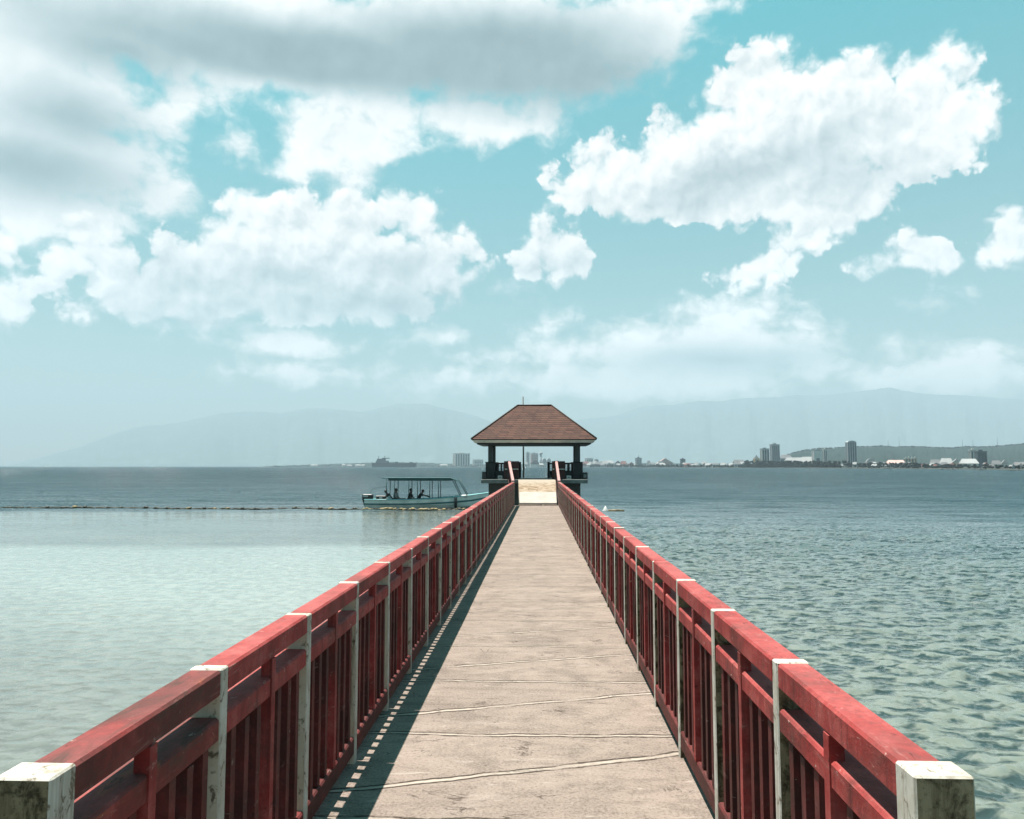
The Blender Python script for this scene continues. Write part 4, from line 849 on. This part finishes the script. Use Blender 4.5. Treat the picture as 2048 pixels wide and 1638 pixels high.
def arch_roof(x0, x1, yt, off, wall, roof, label, cat='hall', name='hall', n_=1):
    o, D, w_, h = bframe(x0, x1, yt, off, name, label, cat)
    m = MB(); m.box(-w_ / 2, w_ / 2, 0, w_ * 0.5, 0, h * 0.42); m.build('wall', BM[wall], o)
    for k in range(n_):
        a, b = -w_ / 2 + w_ * k / n_, -w_ / 2 + w_ * (k + 1) / n_; prof = [((a + b) / 2 - (b - a) / 2 * math.cos(math.pi * i / 10), h * 0.43 + h * 0.57 * math.sin(math.pi * i / 10)) for i in range(11)]
        pts = [(x, -1, z) for x, z in prof] + [(x, w_ * 0.5 + 1, z) for x, z in prof]
        m = MB(); m.poly(pts, [(i, i + 1, i + 12, i + 11) for i in range(10)] + [tuple(range(11)), tuple(range(21, 10, -1)), (0, 11, 21, 10)]); m.build('roof', BM[roof], o)
    return o
arch_roof(1061, 1079, 921.5, 60, 'white', 'brown', 'dark arched-roof hall on the far shore seen through the gazebo')
arch_roof(1084, 1103, 916.5, 250, 'pale', 'silver', 'pair of pale arched roofs on the far shore seen beside the water tower', n_=2)
tower(1171, 1188, 917, 300, 'pale', 'pale flat-roofed block just right of the gazebo column', 3, 0.5, 'white', bands=3, cat='building', name='office_block')
tower(1190, 1198, 919.5, 330, 'grey', 'narrow grey block right of the pale flat-roofed block', 2, 0.8, 'grey', cat='building', name='office_block')
house(1206, 1228, 921, 120, 'pale', 'silver', 'wide low hall with a pale roof on the shore right of the gazebo', cat='hall', name='hall')
o = tower(1272, 1285, 916.5, 120, 'grey', 'grey stepped block with a thin mast on its roof, like a ship bridge', 2, 0.6, 'dark', bands=3, cat='building', name='office_block')
m = MB(); D_ = shd(1278) + 120; m.tube([(0, 3, z_at(917, D_)), (0, 3, z_at(909.5, D_))], 0.6, 6); m.build('mast', BM['dark'], o)
house(1315, 1346, 916.5, 180, 'pink', 'pink', 'large pinkish gabled hall on the shore', None, 0.55, False, 'hall', 'hall')
tower(1362, 1372, 918.5, 200, 'dark', 'small dark block between the pinkish hall and the twin towers', 2, 0.7, 'dark', bands=2, cat='building', name='office_block')
house(1467, 1490, 919.5, 180, 'grey', 'greyroof', 'broad grey-roofed building left of the ochre church', None, 0.5, True, 'building', 'warehouse')
o = tower(1509, 1522, 917, 60, 'ochre', 'ochre church with a dark pyramid roof beside the twin towers', 2, 0.8, 'brown', cap=False, bands=1, cat='church', name='church')
D_ = shd(1515.5) + 60; w_ = 8 / F * D_; h_ = z_at(917, D_) + 0.5
m = MB(); m.poly([(-w_ / 2, 1, h_), (w_ / 2, 1, h_), (w_ / 2, w_ + 1, h_), (-w_ / 2, w_ + 1, h_), (0, w_ / 2 + 1, z_at(909.5, D_) + 0.5)], [(0, 1, 4), (1, 2, 4), (2, 3, 4), (3, 0, 4), (0, 3, 2, 1)]); m.build('roof', BM['dark'], o)
tower(1523, 1541, 898, 110, 'pale', 'shorter of the two grey twin towers on the shore', 3, 0.6, 'grey')
tower(1543, 1562, 889.5, 130, 'grey', 'taller of the two grey twin towers on the shore', 4, 0.6, 'grey')
house(1562, 1584, 909.5, 320, 'grey', 'greyroof', 'grey shed roof stepping down behind the taller twin tower', None, 0.3, True, 'building', 'warehouse')
house(1571, 1610, 915, 110, 'tan', 'silver', 'long hall with a pale roof and tan wall right of the twin towers', None, 0.5, True, 'hall', 'hall')
house(1604, 1627, 913.5, 160, 'tan', 'silver', 'smaller pale-roofed hall right behind the long tan hall', None, 0.45, True, 'hall', 'hall')
tower(1627, 1646, 901.5, 160, 'white', 'white cube-shaped office block in front of the wooded hill', 1, 0.6, 'grey', bands=1, cat='office block', name='office_block')
tower(1648, 1656, 899, 230, 'pale', 'narrow pale tower right behind the white office block', 2, 0.8, 'pale')
tower(1695, 1716, 881.5, 190, 'grey', 'tall rounded-top tower standing alone before the wooded hill', 4, 0.6, 'grey', round_top=True)
arch_roof(1733, 1752, 917, 120, 'white', 'silver', 'white house group with a domed roof on the wooded shore', 'house', 'house')
house(1776, 1810, 920, 130, 'pink', 'pink', 'long low building with a pinkish roof and wall on the shore', None, 0.45, True, 'building', 'warehouse')
for k in range(4):
    tower(1811 + k * 6.2, 1815.6 + k * 6.2, 917.5 - (k % 2), 140, 'tan', ['leftmost of four narrow tan blocks in a row on the shore', 'second from left of four narrow tan blocks in a row', 'third from left of four narrow tan blocks in a row', 'rightmost of four narrow tan blocks in a row on the shore'][k], 1, 1.0, 'pale', group='row of narrow tan blocks')
house(1862, 1882, 919, 150, 'white', 'greyroof', 'grey-roofed white house left of the cream hall', None, 0.5, True)
house(1883, 1905, 916.5, 160, 'white', 'silver', 'cream hall with a broad pale roof among the trees', None, 0.55, True, 'hall', 'hall')
house(1906, 1921, 918, 130, 'tan', 'silver', 'tan walled house right beside the cream hall', None, 0.4, False)
house(1924, 1955, 917.5, 120, 'white', 'silver', 'long white building with a pale roof below the dark tower', None, 0.5, True, 'building', 'warehouse')
tower(1942, 1955, 901, 240, 'pale', 'pale half of the stepped tower pair at the right of the shore', 2, 0.7, 'pale')
tower(1955, 1976, 904, 230, 'dark', 'dark teal half of the stepped tower pair at the right of the shore', 3, 0.7, 'dark', bands=0)
house(1985, 2002, 921, 110, 'pale', 'greyroof', 'grey-roofed house right of the dark tower', None, 0.5, True)
house(2003, 2016, 920, 130, 'white', 'silver', 'small white gabled house near the right end of the shore', None, 0.5, False)
house(2030, 2060, 924, 70, 'pale', 'greyroof', 'low grey-roofed house at the right edge of the shore', None, 0.5, True)
# low houses nothing tells apart, in three kinds
rnd = random.Random(21)
kinds = [('white', 'silver', 'small white house with a pale roof on the far shore', 'small white houses on the far shore'), ('pale', 'greyroof', 'small house with a grey roof on the far shore', 'small grey-roofed houses on the far shore'), ('pink', 'redroof', 'small house with a reddish roof on the far shore', 'small red-roofed houses on the far shore')]
for i in range(112):
    if i < 12: px = rnd.uniform(985, 1160)
    elif i < 66: px = rnd.uniform(1160, 1510)
    else: px = rnd.uniform(1640, 2060)
    wpx = rnd.uniform(6, 14); k = kinds[0 if rnd.random() < .5 else (1 if rnd.random() < .65 else 2)]; off = rnd.uniform(20, 160)
    base = 932.5 + 2.4 / (shd(px) + off) * F
    house(px - wpx / 2, px + wpx / 2, base - rnd.uniform(5.5, 13.0) * (0.75 if px < 1160 else 1), off, k[0], k[1], k[2], k[3], rnd.uniform(.35, .55), rnd.random() < .7)
for i, (a, b, yt) in enumerate(((622, 636, 929.0), (684, 691, 928.3), (694, 704, 929.4), (711, 722, 928.8), (723, 730, 929.0), (880, 896, 928.6))):
    house(a, b, yt, 20, 'white', 'silver', 'tiny white house at the foot of the low wooded point', 'white houses on the wooded point', 0.4)
# masts on the hill
for px, yt, lab in ((1778, 880, 'short thin mast on the hill, leftmost of the masts'), (1800, 873, 'tallest thin mast on the wooded hill'), (1927, 879, 'faint thin mast on the hill above the pale tower'), (1948, 880, 'thin mast on the hill directly above the stepped tower pair'), (1997, 874, 'tall thin mast on the hill at the right')):
    zb = z_at(896, 2700); o = MB(); H_ = z_at(yt, 2700) - zb
    o.tube([(0, 0, 0), (0, 0, H_)], [0.7, 0.35], 5)
    for q in range(1, 5): o.box(-1.0, 1.0, -0.15, 0.15, H_ * q / 5.2, H_ * q / 5.2 + 0.3)
    tag(o.build('radio_mast', BM['dark'], None, tuple(at_d(px, 2690, zb))), lab, 'mast', 'radio masts on the hill')
# small white boats near the right shore
def small_boat(px, D, Lm, label, sail=False):
    o = tag(empty('small_boat', tuple(at_d(px, D)), random.uniform(-0.3, 0.3)), label, 'boat', 'small white boats off the right shore')
    m = MB(); st_ = [(-0.5, 0.8, .55), (-.2, 1.0, .5), (.2, .85, .6), (.5, .05, .9)]; P_ = []
    for f_, w2, z2 in st_: P_ += [(f_ * Lm, -w2 * Lm * .14, z2 * Lm * .14), (f_ * Lm * .95, 0, -0.2), (f_ * Lm, w2 * Lm * .14, z2 * Lm * .14)]
    m.poly(P_, [(i * 3, i * 3 + 1, i * 3 + 4, i * 3 + 3) for i in range(3)] + [(i * 3 + 1, i * 3 + 2, i * 3 + 5, i * 3 + 4) for i in range(3)] + [(i * 3, i * 3 + 3, i * 3 + 5, i * 3 + 2) for i in range(3)] + [(0, 2, 1)]); m.build('hull', BM['silver'], o)
    m = MB()
    if sail: m.poly([(-.25 * Lm, -.03, .2 * Lm), (.2 * Lm, -.03, .2 * Lm), (.05 * Lm, -.03, .95 * Lm), (-.25 * Lm, .03, .2 * Lm), (.2 * Lm, .03, .2 * Lm), (.05 * Lm, .03, .95 * Lm)], [(0, 1, 2), (5, 4, 3), (0, 3, 4, 1), (1, 4, 5, 2), (2, 5, 3, 0)]); m.build('sail', BM['silver'], o)
    else: m.box(-.22 * Lm, .12 * Lm, -.1 * Lm, .1 * Lm, .08 * Lm, .24 * Lm, bev=0.05); m.build('cabin', BM['silver'], o)
small_boat(1744, 960, 7, 'small white cabin boat below the domed house'); small_boat(1776, 900, 9, 'longer white cabin boat below the pinkish building'); small_boat(1885, 720, 6, 'small white cabin boat below the cream hall')
small_boat(1905, 700, 6, 'small white cabin boat just right of the one below the cream hall'); small_boat(1962, 640, 7, 'small white cabin boat below the dark tower'); small_boat(2027, 560, 6, 'small white boat with a raised triangular sail at the right', True)
# ------------------------------------------------------------------ grey ship and white boat off the wooded point
SD = 2500; KS = F / SD; s0 = at_d(745, SD); X_ = lambda px: (px - 745) / KS; Z_ = lambda py: z_at(py, SD) - WATER
M['shipgrey'] = simple('dark_grey_ship_paint', (0.030, 0.045, 0.050), 0.6, 0.2, 0.05); M['shipdeck'] = simple('grey_ship_superstructure', (0.085, 0.105, 0.11), 0.6, 0.2, 0.05)
ship = tag(empty('grey_ship', tuple(s0), YAW), 'long low grey ship with its bridge at the left end off the wooded point', 'ship')
m = MB(); Ls = X_(833); hz = Z_(926.2)
P_ = [(0, 8, -2), (Ls * .97, 8, -2), (Ls, 8, hz), (-2, 8, hz), (0, -8, -2), (Ls * .97, -8, -2), (Ls, -8, hz), (-2, -8, hz)]
m.poly(P_, [(0, 1, 2, 3), (4, 5, 6, 7), (0, 1, 5, 4), (1, 2, 6, 5), (2, 3, 7, 6), (3, 0, 4, 7)]); m.build('hull', M['shipgrey'], ship)
m = MB(); m.box(X_(752), X_(777), -6, 6, hz + 0.02, Z_(921.5)); m.box(X_(754), X_(771), -5, 5, Z_(921.5) + 0.02, Z_(917.5)); m.box(X_(764), X_(779), -4, 4, Z_(917.5) + 0.02, Z_(915.8)); m.build('bridge', M['shipdeck'], ship)
for px, yt in ((757, 912.5), (769, 912.0)):
    m = MB(); m.tube([(X_(px), 0, Z_(917.4)), (X_(px), 0, Z_(yt))], 0.7, 6); m.box(X_(px) - 2.2, X_(px) + 2.2, -0.4, 0.4, Z_(yt + 1.6), Z_(yt + 0.8)); m.build('mast', M['shipgrey'], ship)
m = MB(); m.box(X_(790), X_(796), -3, 3, hz + 0.02, Z_(923.6)); m.box(X_(818), X_(826), -3, 3, hz + 0.02, Z_(924.2)); m.build('deck_house', M['shipdeck'], ship)
wb = tag(empty('white_boat', tuple(at_d(552, 2600)), YAW), 'tiny white boat on the horizon left of the wooded point', 'boat')
m = MB(); k_ = 2600 / F; m.poly([(-9 * k_, -4, 0), (8 * k_, -4, 0), (10 * k_, -4, 2.2 * k_), (-9 * k_, -4, 1.6 * k_), (-9 * k_, 4, 0), (8 * k_, 4, 0), (10 * k_, 4, 2.2 * k_), (-9 * k_, 4, 1.6 * k_)], [(0, 1, 2, 3), (7, 6, 5, 4), (0, 4, 5, 1), (1, 5, 6, 2), (2, 6, 7, 3), (3, 7, 4, 0)]); m.build('hull', BM['silver'], wb)
m = MB(); m.box(-5 * k_, 3 * k_, -3, 3, 1.9 * k_, 4.0 * k_, bev=0.8); m.build('cabin', BM['silver'], wb)
haze(1.3e-4, 1680)
